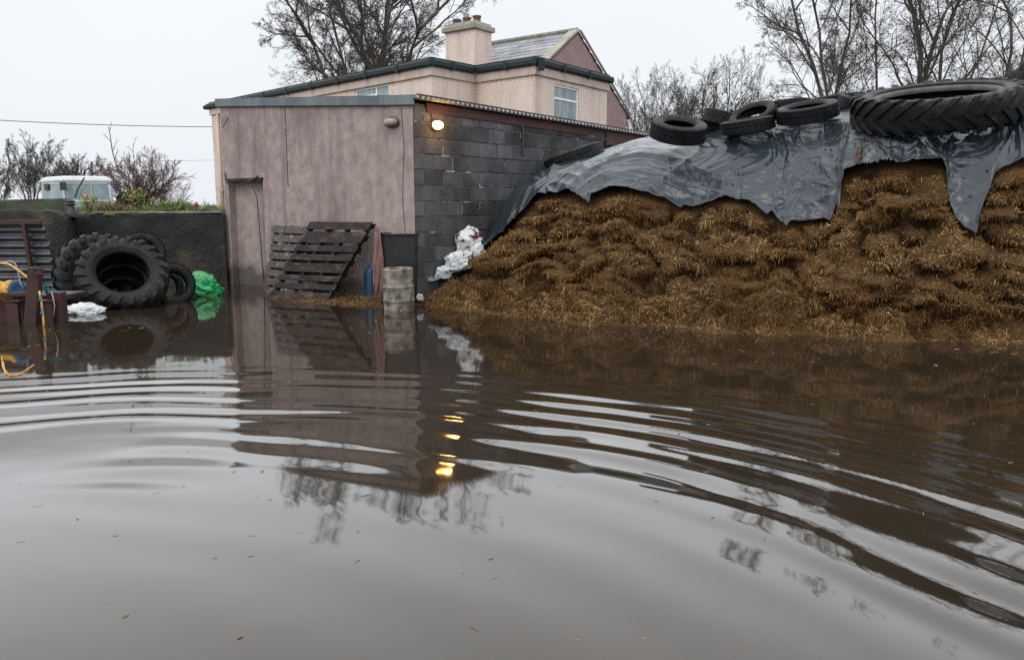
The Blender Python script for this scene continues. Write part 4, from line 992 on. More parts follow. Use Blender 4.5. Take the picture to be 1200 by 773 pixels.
mb.add(V, Fc); mb.build('body', 'black_plastic', bz, bevel=.015)
rm = MB(); rp = ring_box(wb * 1.03, .53, zt - .02, cb_); rm.tube(rp + [rp[0]], .016, 8); rm.build('rim', 'black_plastic', bz, smooth=True)
rg = MB()
for k in range(6):
    xo = -wb / 2 - .03 + .013 * k; L_ = rnd.uniform(.75, .98); top = cb_ + BX * (xo + .015) + BY_ * (-.27) ; pts = []
    for i in range(9): t = i / 8; pts.append(top + Vector((-.018 * t * (2.2 - k * .7) + .008 * math.sin(t * 7 + k), -.03 + .01 * math.sin(t * 9 + k * 2), zt + .012 - t * L_)))
    rg.tube([top + Vector((.02, .10, zt - .0))] + pts, [.012] + [.019 + .003 * math.sin(i + k) for i in range(9)], 7)
tag(rg.build('draped_cloth', 'rag', smooth=True, loc=tuple(cb_ + Vector((-.3, -.3, 0)))), 'brown folded cloth strip hanging over the corner of the black bin', 'cloth')
dc = at(468, 357, 11.12); dr_ = (at(487, 320, 11.0).x - at(450, 320, 11.0).x) / 2; dz = at(468, 315, 11.0).z
prof = [(.0, -.12), (dr_ * .97, -.12)]
zz = np.linspace(-.12, dz, 44)
for z in zz:
    t = (z + .12) / (dz + .12); prof.append((dr_ * (.975 + .055 * math.exp(-((t - .36) / .022) ** 2) + .055 * math.exp(-((t - .64) / .022) ** 2) + .02 * math.exp(-((t - .99) / .02) ** 2) ), z))
prof += [(dr_ * .93, dz + .005), (dr_ * .92, dz - .05), (0, dz - .06)]
dm = MB(); dm.lathe(prof, 40); 
for i, v in enumerate(dm.v):
    v = Vector(v); nn = float(gnoise(np.array([v.x * 6, v.y * 6, v.z * 5]))) * .005; h = math.hypot(v.x, v.y) or 1; dm.v[i] = (v.x * (1 + nn / h), v.y * (1 + nn / h), v.z)
o = dm.build('drum', 'drum', smooth=True, fix=True); o.location = (dc.x, 11.12, 0); o.rotation_euler = (R_(1.5), R_(-1.5), 0); tag(o, 'small weathered ribbed metal drum standing in straw before the black bin', 'drum')
bc = at(436, 330, 12.45); prof = [(0, -.1), (.10, -.1), (.105, .0), (.105, .42), (.09, .48), (.05, .51), (.045, .56), (0, .56)]
bm_ = MB(); bm_.lathe(prof, 24); o = bm_.build('blue_container', 'blue_plastic', smooth=True); o.location = (bc.x, 12.35, 0); tag(o, 'blue plastic container in the shadow between the pallet and the bin', 'container')

# ---------------------------------------------------------------- crumpled plastic
def crumple(name, c, size, m, label, cat, seed, group=None, flat=0.0, sharp=.7, rot=0.0, sub=4, tilt=0.0):
    import bmesh
    bm = bmesh.new(); bmesh.ops.create_icosphere(bm, subdivisions=sub + 1, radius=1.0); V = np.array([v.co for v in bm.verts])
    rf_ = np.random.RandomState(seed); PN = rf_.normal(size=(34, 3)); PN /= np.linalg.norm(PN, axis=1)[:, None]; HH = rf_.uniform(.62, 1.0, 34)
    dots = V @ PN.T; V = V * np.minimum(1.15, np.where(dots > .05, HH / np.maximum(dots, .05), 9).min(1))[:, None]
    sgn = np.sign(V); V = sgn * np.abs(V) ** .8
    d = 1.12 + .22 * gnoise(V * 1.3 + seed) + sharp * (.20 * ridged(V * 2.1 + seed * 2, 2) - .10) + .022 * ridged(V * 5 + seed, 2) + .04 * ridged(V * np.array([2, 2, 7]) + seed, 2)
    V = V * d[:, None] * np.array(size) / 2; V[:, 2] = np.where(V[:, 2] < -size[2] * .32, -size[2] * .32 + (V[:, 2] + size[2] * .32) * .25, V[:, 2])
    Fc = np.array([[v.index for v in f.verts] for f in bm.faces]); bm.free()
    o = mesh(name, V, Fc, m, smooth=True); o.data.set_sharp_from_angle(angle=R_(24)); o.location = c; o.rotation_euler = (0, tilt, rot)
    return tag(o, label, cat, group)
crumple('plastic_bag', at(238, 337, 12.85), (.54, .36, .36), 'green_plastic', 'bright green plastic bag slumped in the water by the wall', 'bag', 3, rot=.2, tilt=.28)
crumple('plastic_wrap', at(98, 364.5, 10.7), (.50, .36, .20), 'white_plastic', 'crumpled white plastic lying in the water before the big tyre', 'plastic wrap', 8, rot=-.3, tilt=.1)
GS = 'white feed sacks between the wall and the sheet'
def az_on_heap(px, py, lift=0.0):
    a, e_ = azel(px, py); i = int(np.clip(np.searchsorted(az, a), 1, NA - 2)); col = HP[i]; E = (col[:, 2] - EYE) / col[:, 1]; k = int(np.argmin(np.abs(E - e_)[:int(NS * .8)])); return Vector(col[k])
crumple('feed_sack', at(551, 284, 12.28), (.46, .30, .36), 'feed_sack', 'uppermost printed feed sack, with dark red and green marks', 'sack', 12, GS, rot=.3, tilt=-.5)
crumple('feed_sack', at(558, 302, 12.1), (.30, .26, .42), 'feed_sack', 'narrow printed sack wedged against the edge of the sheet', 'sack', 15, GS, rot=.1, tilt=.5)
crumple('feed_sack', at(538, 308, 12.0), (.46, .32, .36), 'plain_sack', 'fat white sack in the middle of the row of sacks', 'sack', 19, GS, rot=-.2, tilt=-.3)
crumple('feed_sack', at(521, 320, 11.92), (.28, .22, .20), 'plain_sack', 'small white plastic bundle below the fat white sack', 'sack', 23, GS, rot=.2)
crumple('feed_sack', at(510, 326, 11.86), (.20, .14, .10), 'plain_sack', 'flattest white scrap at the lower end of the sacks', 'sack', 29, GS, rot=-.4, tilt=-.4)
crumple('plastic_scrap', at(492, 349, 11.35), (.10, .08, .11), 'white_plastic', 'little white plastic scrap beside the foot of the drum', 'plastic scrap', 31)

# ---------------------------------------------------------------- corrugated sheet with its red frame
YS = 12.6
def sp_(px, py, Y=YS): return at(px, py, Y)
cs = thing('corrugated_panel', sp_(30, 360), 'upright corrugated iron sheet in a dark red frame at the left wall', 'metal panel')
zt_, zb_ = sp_(30, 262).z, -.1; nx, nzv = 60, 150; xl = sp_(-110, 300).x
zs = np.linspace(zb_, zt_, nzv); right = np.interp(zs, [zb_, sp_(0, 340).z, sp_(0, 300).z, sp_(0, 268).z, zt_], [sp_(72, 340).x, sp_(68, 340).x, sp_(60, 300).x, sp_(52, 268).x, sp_(50, 262).x]) + .02 * np.sin(zs * 31)
G = np.zeros((nx, nzv, 3))
for j, z in enumerate(zs):
    X = np.linspace(xl, right[j], nx); G[:, j, 0] = X; G[:, j, 2] = z; G[:, j, 1] = YS + .028 * np.cos(2 * PI * z / .125) + .02 * gnoise(np.stack([X * 2, X * 0 + z * 2, X * 0], -1)) + .10 * (zt_ - z) * 0
o = grid_mesh('corrugated_sheet', G, 'galv', cs); s_ = o.modifiers.new('t', 'SOLIDIFY'); s_.thickness = .004
fr2 = MB(); fr2.bar(sp_(-110, 261, YS - .06), sp_(48, 260.5, YS - .06), .05, .07); fr2.build('top_rail', 'red_paint', cs, bevel=.006)
fr3 = MB(); fr3.bar(sp_(28, 262, YS - .075), sp_(39, 330, YS - .075), .05, .075, Vector((0, 1, 0))); fr3.build('upright', 'red_paint', cs, bevel=.006)

# ---------------------------------------------------------------- red steel implement in the water
YM = 9.75
mach = thing('farm_implement', at(30, 380, YM), 'rusty dark red steel farm implement frame half in the water, far left', 'farm implement')
def mp_(px, py, Y=YM): return at(px, py, Y)
zt_ = mp_(0, 346, YM).z
b1_ = MB(); xr = mp_(72, 345).x; xl = mp_(-90, 345).x
b1_.box(((xl + xr) / 2, YM + .32, zt_ - .02), (xr - xl, .5, .035)); b1_.box(((xl + xr) / 2, YM + .1, zt_ / 2 - .12), (xr - xl, .03, zt_ + .2)); b1_.build('trough', 'red_paint', mach, bevel=.008)
ep = MB(); ep.box((xr - .07, YM + .02, mp_(0, 362).z), (.17, .14, .42)); ep.build('end_post', 'red_paint', mach, bevel=.01)
rl_ = MB(); rl_.bar(mp_(-90, 349, YM - .05), mp_(34, 344, YM - .05), .07, .05); rl_.build('front_rail', 'red_paint', mach, bevel=.008)
for px in (18, 58):
    s_ = MB(); a = mp_(px, 352, YM - .02); s_.box((a.x, YM - .03, a.z / 2 - .12), (.05, .10, a.z + .22)); s_.box((a.x, YM - .05, a.z), (.20, .12, .022)); s_.box((a.x, YM - .10, a.z / 2 - .12), (.15, .015, a.z + .18)); s_.build('bracket', 'red_paint', mach, bevel=.004)
po = MB(); a, b_ = mp_(42, 314, YM - .14), mp_(36, 392, YM - .14); po.bar(a, b_, .09, .15, Vector((1, 0, 0))); po.build('drawbar_post', 'red_paint', mach, bevel=.012)
ear = MB(); ear.box(tuple(mp_(43, 318, YM - .24)), (.14, .03, .10)); ear.build('hitch_plate', 'red_paint', mach, bevel=.012)
for px in (39.5, 47):
    bb = MB(); bb.lathe([(0, .02), (.014, .02), (.017, 0), (0, -.005)], 8, Matrix.Translation(mp_(px, 315, YM - .26)) @ Matrix.Rotation(PI / 2, 4, 'X')); bb.build('bolt', 'cast_iron', mach)
# rope reel
rc_ = mp_(6, 341, YM + .15); reel = thing('rope_reel', rc_, 'coil of yellow rope on a blue-rimmed reel lying on the red frame', 'rope reel'); rr = MB()
ax = Vector((.92, -.30, .12)).normalized(); o1 = ax.orthogonal().normalized(); o2 = ax.cross(o1)
pts = []
for k in range(560):
    a = 2 * PI * k / 40; w = -.19 + .37 * (k / 560) + .004 * math.sin(k * 1.7); r_ = .105 + .012 * math.sin(k * .13) + rnd.uniform(-.002, .002); pts.append(rc_ + ax * w + (o1 * math.cos(a) + o2 * math.sin(a)) * r_)
rr.tube(pts, .0125, 6); rr.build('rope', 'yellow_rope', reel, smooth=True)
rf = MB()
rf.lathe([(.0, .0), (.105, .0), (.125, .012), (.105, .024), (.06, .024), (.05, .02), (0, .02)], 28, axis_matrix(rc_ + ax * .19, ax)); rf.lathe([(0, 0), (.07, 0), (.07, -.4), (0, -.4)], 16, axis_matrix(rc_ + ax * .19, ax)); rf.build('flange', mat('blue_flange', (.015, .07, .14), rough=.45), reel, smooth=True)
hs = MB(); hs.tube([mp_(-40, 305, YM - .1), mp_(-10, 308, YM - .1), mp_(4, 308.5, YM - .1), mp_(12, 310, YM - .1), mp_(22, 317, YM - .1), mp_(31, 324, YM - .12), mp_(37, 329, YM - .14)], .012, 8)
tag(hs.build('hose', 'yellow_rope', smooth=True, loc=tuple(mp_(20, 320))), 'yellow hose arching over to the red post', 'hose')
hs = MB(); hs.tube([mp_(-30, 313, YM), mp_(4, 308, YM), mp_(13, 306, YM), mp_(18, 309, YM), mp_(21, 318, YM), mp_(24, 332, YM), mp_(27, 338, YM)], .009, 8)
tag(hs.build('pipe', 'grey_hose', smooth=True, loc=tuple(mp_(20, 330))), 'bent thin grey pipe beside the yellow hose', 'pipe')
rp = MB(); pts = [mp_(46, 341, YM - .2), mp_(48, 350, YM - .22), mp_(49, 358, YM - .2), mp_(50, 366, YM - .21), mp_(51, 375, YM - .22), mp_(51.5, 392, YM - .22)]
rp.tube(pts, .013, 6); ro_ = rp.build('hanging_rope', 'yellow_rope', smooth=True, loc=tuple(pts[-1])); tag(ro_, 'yellow rope hanging from the red post into the water', 'rope')
for i in (1, 3):
    kn = MB(); kn.tube([pts[i] + Vector((0, -.012, .06)), pts[i] + Vector((.012, -.02, .03)), pts[i] + Vector((-.01, -.02, 0)), pts[i] + Vector((.008, -.018, -.03))], .011, 6); kn.build('twine_wrap', 'blue_twine', ro_, smooth=True)
tw = MB()
for d_ in ((-.02, .10), (.01, .13), (.05, .11), (.03, .07), (.07, .06)):
    p = mp_(54, 344, YM - .05); tw.tube([p, p + Vector((d_[0] * .5, -.01, d_[1] * .7)), p + Vector((d_[0] * 1.4, -.02, d_[1])), p + Vector((d_[0] * 1.9, -.01, d_[1] * .75))], .007, 5)
tag(tw.build('twine', 'blue_twine', smooth=True, loc=tuple(mp_(54, 344))), 'tuft of blue twine knotted on the red frame end', 'twine')
cw_ = MB(); cw_.tube([mp_(60, 342, YM - .1), mp_(62, 347, YM - .12), mp_(64, 358, YM - .1), mp_(63, 370, YM - .1)], .008, 6); cw_.build('cable', 'grey_hose', mach, smooth=True)
fy = MB()
for pts in (((4, 424), (6, 438), (18, 440), (30, 434), (40, 427)), ((2, 418), (3, 430), (12, 441), (26, 438))):
    fy.tube([onz(x, y, .004) for x, y in pts], .005, 5)
tag(fy.build('floating_twine', 'yellow_rope', smooth=True, loc=tuple(onz(15, 435))), 'loop of yellow twine floating on the water at left', 'twine')

# cast iron fitting on the wall
ci = at(84, 251, 13.9); mb = MB(); h = at(84, 233, 13.9).z - ci.z
mb.lathe([(0, 0), (.09, 0), (.085, .02), (.055, h * .35), (.045, h * .55), (.075, h * .60), (.085, h * .66), (.06, h * .74), (.07, h * .86), (.035, h * .97), (0, h)], 20)
mb.box((.12, 0, -.02), (.52, .26, .05))
o = mb.build('pump_cap', 'cast_iron', smooth=True); o.data.set_sharp_from_angle(angle=R_(40)); o.location = ci; tag(o, 'black knobbed cast iron fitting on top of the boundary wall', 'iron fitting')
cn = at(238.5, 244, 15.0); mb = MB(); mb.lathe([(0, -.02), (.045, -.02), (.045, .13), (.02, .14), (.02, .17), (0, .17)], 12); o = mb.build('bottle', 'white_plastic', smooth=True); o.location = cn; tag(o, 'tiny white bottle on the wall top beside the shed', 'bottle')

# ---------------------------------------------------------------- overhead wires
def wire(pa, pb, sag, r, label):
    pts = [pa.lerp(pb, t) + Vector((0, 0, -sag * 4 * t * (1 - t))) for t in np.linspace(0, 1, 40)]; mb = MB(); mb.tube(pts, r, 5)
    tag(mb.build('overhead_wire', 'wire', smooth=True, loc=tuple(pa)), label, 'wire')
wire(at(-120, 133, 30), at(420, 146, 34), .25, .014, 'dark overhead wire crossing the pale sky left of the house')
wire(at(60, 190, 70), at(420, 183, 74), .1, .012, 'faint lower overhead wire far behind the red-brown bush')
# ================================================================ tractor behind the wall
YT = 27.
tl = at(98, 240, YT); trac = thing('tractor', (tl.x, YT, .75), 'grey-white tractor whose glazed cab shows above the boundary wall', 'tractor')
# plan corners of the cab: left-rear, left-front, right-front, right-rear (front faces the camera, slightly left)
FLb, FRb = at(76, 245, YT), at(127, 245, YT - .0); z0 = .9; 
fl = Vector((FLb.x, YT, 0)); frr = Vector((FRb.x, YT + .35, 0)); ll_ = Vector((at(50, 245, YT + 1.3).x, YT + 1.3, 0)); rr_ = ll_ + (frr - fl)
zr = at(98, 213, YT).z; top = at(98, 206.5, YT).z
def lerp(a, b, t): return a + (b - a) * t
shr = .93; cen = (fl + frr + ll_ + rr_) / 4
def up_(p, z): k = 1 - (1 - shr) * (z - z0) / (zr - z0); q = cen + (p - cen) * k; return Vector((q.x, q.y, z))
fr4 = MB()
for p in (fl, frr, ll_, rr_): fr4.bar(up_(p, z0), up_(p, zr), .07, .07, Vector((0, 1, 0)))
md = lerp(ll_, fl, .45); fr4.bar(up_(md, z0), up_(md, zr), .05, .05, Vector((0, 1, 0)))
for a, b_ in ((fl, frr), (ll_, fl), (rr_, ll_), (frr, rr_)): fr4.bar(up_(a, zr - .03), up_(b_, zr - .03), .06, .07); fr4.bar(up_(a, z0 + .75), up_(b_, z0 + .75), .05, .06)
fr4.build('cab_frame', 'cab_white', trac, bevel=.01)
mdp = MB(); c_ = lerp(fl, frr, .60); mdp.bar(up_(c_, z0), up_(c_, zr), .05, .05, Vector((0, 1, 0))); mdp.build('exhaust_pipe', mat('tan_bar', (.40, .30, .16), rough=.6), trac)
for a, b_, t0_, t1_ in ((fl, frr, .03, .58), (fl, frr, .62, .97), (ll_, fl, .04, .43), (ll_, fl, .48, .96), (rr_, ll_, .05, .95), (frr, rr_, .05, .95)):
    g = MB(); A_, B_ = lerp(a, b_, t0_), lerp(a, b_, t1_); nn = (b_ - a).cross(Vector((0, 0, 1))).normalized() * .012
    q = [up_(A_, z0 + .1), up_(B_, z0 + .1), up_(B_, zr - .07), up_(A_, zr - .07)]; g.prism(q, nn); g.build('window', 'cab_glass', trac)
rf = MB(); R1 = [up_(p, 0) for p in (fl, frr, rr_, ll_)]
def rring(k, z): return [Vector((cen.x + (p.x - cen.x) * k, cen.y + (p.y - cen.y) * k, z)) for p in (fl, frr, rr_, ll_)]
V = rring(1.0, zr) + rring(1.02, zr + .06) + rring(.94, top - .02) + rring(.80, top + .02); rf.add(V, [(i * 4 + j, i * 4 + (j + 1) % 4, (i + 1) * 4 + (j + 1) % 4, (i + 1) * 4 + j) for i in range(3) for j in range(4)] + [(0, 1, 2, 3), (12, 13, 14, 15)])
rf.build('roof', 'cab_white', trac, bevel=.012)
dm_ = MB(); p = up_(lerp(ll_, fl, .25), zr - .15); dm_.box(p + Vector((-.03, -.03, 0)), (.35, .06, .22), ((fl - ll_).normalized(), Vector((0, 1, 0)), Vector((0, 0, 1)))); dm_.build('vent_panel', 'cab_dark', trac)
wp_ = MB(); wp_.tube([at(99, 208, YT - .1), at(91, 222, YT - .12), at(88, 232, YT - .1)], .025, 6); wp_.build('wiper', 'cab_dark', trac)
for px, py, x2 in ((138, 219, 125), (74, 218, 77)):
    mi = MB(); c = at(px, py, YT - .25); mi.box(c, (.20, .06, .28)); mi.bar(c + Vector((0, 0, .05)), at(x2, 215, YT), .03, .03); mi.build('mirror', 'cab_dark', trac, bevel=.02)
bo = MB(); bo.box(((fl.x + frr.x) / 2 - .1, YT - 1.0, .95), (.9, 2.1, .8)); bo.build('bonnet', 'cab_white', trac, bevel=.06)
fl_ = MB(); fl_.prism([Vector((p.x, p.y, .75)) for p in (fl, frr, rr_, ll_)], (0, 0, .5)); fl_.build('cab_base', 'cab_dark', trac)
for (x, y, R) in ((-.95, 1.0, .72), (.95, 1.2, .72), (-.65, -1.4, .45), (.75, -1.3, .45)):
    w_ = tractor_tyre_mb(R, .38, R * .55, 18).build('wheel', 'rubber', None, smooth=True); w_.parent = trac; w_.matrix_basis = axis_matrix(Vector((x, y, R - .2)), (1, 0, 0))

# ================================================================ plants on the bed
def blades(name, cx, cy, cz, rx, ry, n, h, m, seed, spread=.5, w=.004):
    rs_ = np.random.RandomState(seed); b_ = np.stack([cx + rs_.normal(size=n) * rx, cy + rs_.normal(size=n) * ry, np.full(n, cz) + rs_.uniform(-.01, .02, n)], 1)
    nn = np.stack([rs_.normal(size=n) * spread, rs_.normal(size=n) * spread, np.ones(n)], 1); nn /= np.linalg.norm(nn, axis=1, keepdims=True)
    V, Fq = strands(n, b_, nn, down, rs_, h * .4, h, w, curl=.55, droop=.22); return mesh(name, V, Fq, m, loc=(cx, cy, cz))
Yp = 14.75
gz_ = 1.34
def at_bed(px, Y=Yp): return at(px, 246, Y).x
x_a, x_b = at_bed(78), at_bed(236)
gs = []; rs_ = np.random.RandomState(9); n = 9000; bx_ = rs_.uniform(x_a, x_b, n); dens = gnoise(np.stack([bx_ * 1.6, bx_ * 0, bx_ * 0 + 8], -1)) + .5 * (bx_ > at_bed(170)); keep = rs_.rand(n) < np.clip(.35 + dens, .06, 1); bx_ = bx_[keep]; n = len(bx_)
b_ = np.stack([bx_, Yp - .35 + rs_.rand(n) * 1.5 + np.interp(bx_, [-7, -5.3], [0, .45]), np.full(n, 1.30)], 1); b_[:, 2] += .08 * smooth(14.4, 15.2, b_[:, 1]); nn = np.stack([rs_.normal(size=n) * .5, rs_.normal(size=n) * .5, np.ones(n)], 1); nn /= np.linalg.norm(nn, axis=1, keepdims=True)
V, Fq = strands(n, b_, nn, down, rs_, .04, .20, .005, curl=.7, droop=.3); tag(mesh('grass', V, Fq, 'grass'), kind='stuff')
ms = MB()
for k in range(40):
    x = rnd.uniform(x_a, at_bed(255)); ms.lathe([(0, .04), (.05, .032), (.08, .012), (.09, -.02)], 7, Matrix.Translation((x, float(np.interp(x, [-9.6, -7.0, -5.3], [14.36, 14.34, 14.83])) + rnd.random() * .2, 1.30)) @ Matrix.Scale(rnd.uniform(.7, 2.2), 4, (1, 0, 0)))
tag(ms.build('moss', mat('moss', (.10, .15, .015), (.05, .08, .015), scale=8, rough=.95, bump=1, bscale=60), smooth=True), kind='stuff')
tag(blades('grass_tussock', at_bed(128), Yp, gz_ - .02, .16, .12, 1500, .34, 'rust_grass', 31, spread=.75), 'rust-brown grass tussock on the wall bed before the tractor', 'grass tussock', 'plants on the wall bed')
def leafy(name, x, y, z, h, r, n, m, seed, label, cat='plant', lsz=.035, group='plants on the wall bed'):
    rs_ = random.Random(seed); o = thing(name, (x, y, z), label, cat, group); s_ = MB(); lf = MB(); tips = []
    for k in range(max(3, n // 30)):
        a = rs_.uniform(0, 6.28); p0 = Vector((x, y, z)); p1 = p0 + Vector((math.cos(a) * r * .4, math.sin(a) * r * .4, h * .55)); p2 = p0 + Vector((math.cos(a) * r * rs_.random(), math.sin(a) * r * rs_.random(), h * rs_.uniform(.75, 1.05))); s_.tube([p0, p1, p2], [.008, .005, .002], 5); tips.append((p0, p1, p2))
    for k in range(n):
        a, b_, c = rs_.choice(tips); t = rs_.random(); p = a.lerp(b_, t) if rs_.random() < .35 else b_.lerp(c, t); p = p + Vector((rs_.gauss(0, r * .25), rs_.gauss(0, r * .25), rs_.gauss(0, h * .06)))
        nn = Vector((rs_.gauss(0, .6), rs_.gauss(-.3, .6), 1)).normalized(); leaf(lf, p, nn, lsz * rs_.uniform(.6, 1.3))
    s_.build('stem', 'twig_green', o); lf.build('foliage', m, o, fix=False); return o
leafy('shrub', at_bed(160), Yp + .1, gz_, .42, .26, 260, 'leaf_yellow', 5, 'yellow-green leafy shrub beside the rusty tussock', 'shrub')
leafy('shrub', at_bed(104), Yp, gz_, .28, .22, 170, 'leaf_yellow', 6, 'low green shrub with peach flowers right of the iron fitting', 'shrub')
leafy('shrub', at_bed(202), Yp + .2, gz_, .22, .40, 260, 'grass', 7, 'spreading bright green plant in the middle of the right grass', 'shrub')
leafy('shrub', at_bed(76), Yp, gz_, .18, .10, 60, 'leaf_yellow', 8, 'tiny yellow-green sprig just left of the iron fitting', 'shrub')
for nm, px, py, sd, lab in (('flower', 101, 229, 1, 'peach blossom cluster just right of the iron fitting'), ('flower', 155, 231, 2, 'peach blossom cluster on the yellow-green shrub'), ('flower', 230, 239, 4, 'small pink-red blossom near the shed end of the bed')):
    f_ = MB(); c = at(px, py + 1, Yp - .05); r_ = random.Random(sd)
    for k in range(26):
        d_ = Vector((r_.gauss(0, 1), r_.gauss(0, 1), r_.gauss(0, 1))).normalized(); leaf(f_, c + d_ * r_.uniform(.01, .055), d_, .03)
    s2_ = MB(); s2_.tube([c, Vector((c.x, c.y + .05, gz_ - .05))], .004, 5)
    o = f_.build('flower', M['peach'] if sd < 4 else mat('pinkred', (.35, .06, .09)), fix=False, loc=tuple(c)); s2_.build('stem', 'twig_green', o); tag(o, lab, 'flower', 'blossoms on the wall bed')

# ================================================================ bare trees
def grow(rs_, P, Rr, n_child, ratio, angle, npts, t0, up, wob, radius_ratio, len0=None, minlen=0.05, t1=1.0):
    """children of every polyline in P [B, n, 3] with radii Rr [B, n]"""
    Bn, n, _ = P.shape; Lp = np.linalg.norm(np.diff(P, axis=1), axis=-1).sum(1)
    K = n_child; tt = t0 + (t1 - t0) * (np.arange(K)[None] + rs_.rand(Bn, K)) / K; par = np.repeat(np.arange(Bn), K); t = tt.ravel()
    x = t * (n - 1); i = np.minimum(x.astype(int), n - 2); f = (x - i)[:, None]; p0 = P[par, i] * (1 - f) + P[par, i + 1] * f; tan = P[par, i + 1] - P[par, i]; tan /= np.linalg.norm(tan, axis=1, keepdims=True) + 1e-9
    r0 = (Rr[par, i] * (1 - f[:, 0]) + Rr[par, i + 1] * f[:, 0])
    q = rs_.normal(size=tan.shape); q -= tan * (q * tan).sum(1, keepdims=True); q /= np.linalg.norm(q, axis=1, keepdims=True)
    an = np.radians(angle) * rs_.uniform(.6, 1.35, len(t))[:, None]; d = tan * np.cos(an) + q * np.sin(an); d[:, 2] += up; d /= np.linalg.norm(d, axis=1, keepdims=True)
    Ln = (Lp[par] * ratio * (1.15 - .65 * t) * rs_.uniform(.6, 1.25, len(t))); Ln = np.maximum(Ln, minlen)
    pts = [p0]; dd = d
    for k in range(npts - 1):
        pts.append(pts[-1] + dd * (Ln / (npts - 1))[:, None]); dd = dd + rs_.normal(size=dd.shape) * wob; dd[:, 2] += up * .35; dd /= np.linalg.norm(dd, axis=1, keepdims=True)
    Pn = np.stack(pts, 1); rb = np.minimum(r0 * .8, Rr[par, 0] * radius_ratio); Rn = rb[:, None] * np.linspace(1, .35, npts)[None]
    return Pn, Rn
def tubes(P, Rr, k):
    Bn, n, _ = P.shape; T = np.gradient(P, axis=1); T /= np.linalg.norm(T, axis=-1, keepdims=True) + 1e-9
    ref = np.where(np.abs(T[..., 2:3]) < .9, np.array([0, 0, 1.]), np.array([1., 0, 0])); u = np.cross(T, ref); u /= np.linalg.norm(u, axis=-1, keepdims=True) + 1e-9; v = np.cross(T, u)
    a = 2 * PI * np.arange(k) / k; V = P[:, :, None] + (u[:, :, None] * np.cos(a)[:, None] + v[:, :, None] * np.sin(a)[:, None]) * Rr[:, :, None, None]
    base = (np.arange(Bn) * n * k)[:, None, None]; i = np.arange(n - 1)[None, :, None]; j = np.arange(k)[None, None]; j2 = (j + 1) % k
    q = np.stack([base + i * k + j, base + i * k + j2, base + (i + 1) * k + j2, base + (i + 1) * k + j], -1).reshape(-1, 4); return V.reshape(-1, 3), q
def join(L_):
    V = []; Q_ = []; o = 0
    for v, q in L_: V.append(v); Q_.append(q + o); o += len(v)
    return np.concatenate(V), np.concatenate(Q_)
def tree(name, base, trunks, levels, label, group, seed, bark='bark', twig='twig', leaves=0, leafmat='dead_leaf', cat='tree', leafsize=.035, ivy=0, tw=.0035):
    """trunks: list of (points relative to base, radius); levels: list of (n, ratio, angle, npts, t0, up, wobble, rr)"""
    rs_ = np.random.RandomState(seed); root = thing(name, base, label, cat, group); npt = 9; Ps = []; Rs = []
    for pts, r in trunks:
        pts = np.array(pts, float); cum = np.concatenate([[0], np.cumsum(np.linalg.norm(np.diff(pts, axis=0), axis=1))]); s = np.linspace(0, cum[-1], npt)
        p = np.stack([np.interp(s, cum, pts[:, q]) for q in range(3)], 1) + np.array(base); p[1:] += rs_.normal(size=(npt - 1, 3)) * np.array([1, 1, .3]) * cum[-1] * .008; Ps.append(p); Rs.append(r * np.linspace(1, .32, npt))
    P, Rr = np.array(Ps), np.array(Rs); P0, R0 = P, Rr; tr = [tubes(P, Rr, 10)]; cr__ = []; tips = None
    for li, (n, ratio, ang, npts, t0, up, wob, rr) in enumerate(levels):
        P, Rr = grow(rs_, P, Rr, n, ratio, ang, npts, t0, up, wob, rr); Rr = np.maximum(Rr, tw)
        (tr if li == 0 else cr__).append(tubes(P, Rr, 7 if li == 0 else 5 if li == 1 else 3)); tips = P
        if li == 0: Pl1 = P
    V, Q_ = join(tr); mesh('trunk', V, Q_, bark, root, smooth=True); V, Q_ = join(cr__); mesh('crown', V, Q_, twig, root, smooth=True)
    def cards(cen, s, m, nm):
        n = len(cen); a = rs_.normal(size=(n, 3)); a /= np.linalg.norm(a, axis=1, keepdims=True); c = rs_.normal(size=(n, 3)); c = np.cross(a, c); c /= np.linalg.norm(c, axis=1, keepdims=True); s = s * rs_.uniform(.6, 1.4, (n, 1))
        V = np.stack([cen - a * s, cen + c * s * .6, cen + a * s, cen - c * s * .6], 1).reshape(-1, 3); return mesh(nm, V, np.arange(4 * n).reshape(n, 4), m, root)
    if leaves: e_ = tips[:, -1]; cards(e_[rs_.choice(len(e_), min(leaves, len(e_)), replace=False)] + rs_.normal(size=(min(leaves, len(e_)), 3)) * .02, leafsize, leafmat, 'leaves')
    if ivy:
        src = np.concatenate([P0[:, 1:7].reshape(-1, 3), P0[:, 2:7].reshape(-1, 3), Pl1[:, :3].reshape(-1, 3)]); e_ = src[rs_.choice(len(src), ivy)] + rs_.normal(size=(ivy, 3)) * np.array([.24, .24, .45]); cards(e_, .08, 'ivy', 'ivy')
    return root
def up_tr(h, lean=(0, 0), r=.2, bend=.06, seed=1, z0=0.0):
    q = random.Random(seed); return ([(0, 0, z0), (lean[0] * .3 + q.uniform(-bend, bend) * h * .3, lean[1] * .3, h * .33), (lean[0] * .62 + q.uniform(-bend, bend) * h * .3, lean[1] * .6, h * .66), (lean[0], lean[1], h)], r)
def gp(px, Y): return (at(px, 244, Y).x, Y, .6)
birch = [(12, .50, 38, 7, .22, .06, .10, .40), (9, .48, 38, 6, .12, .03, .12, .36), (8, .42, 42, 5, .1, .00, .14, .45), (7, .48, 42, 4, .1, -.05, .16, .55), (4, .65, 40, 3, .15, -.12, .2, .6)]
GB = 'bare trees behind the farmhouse'
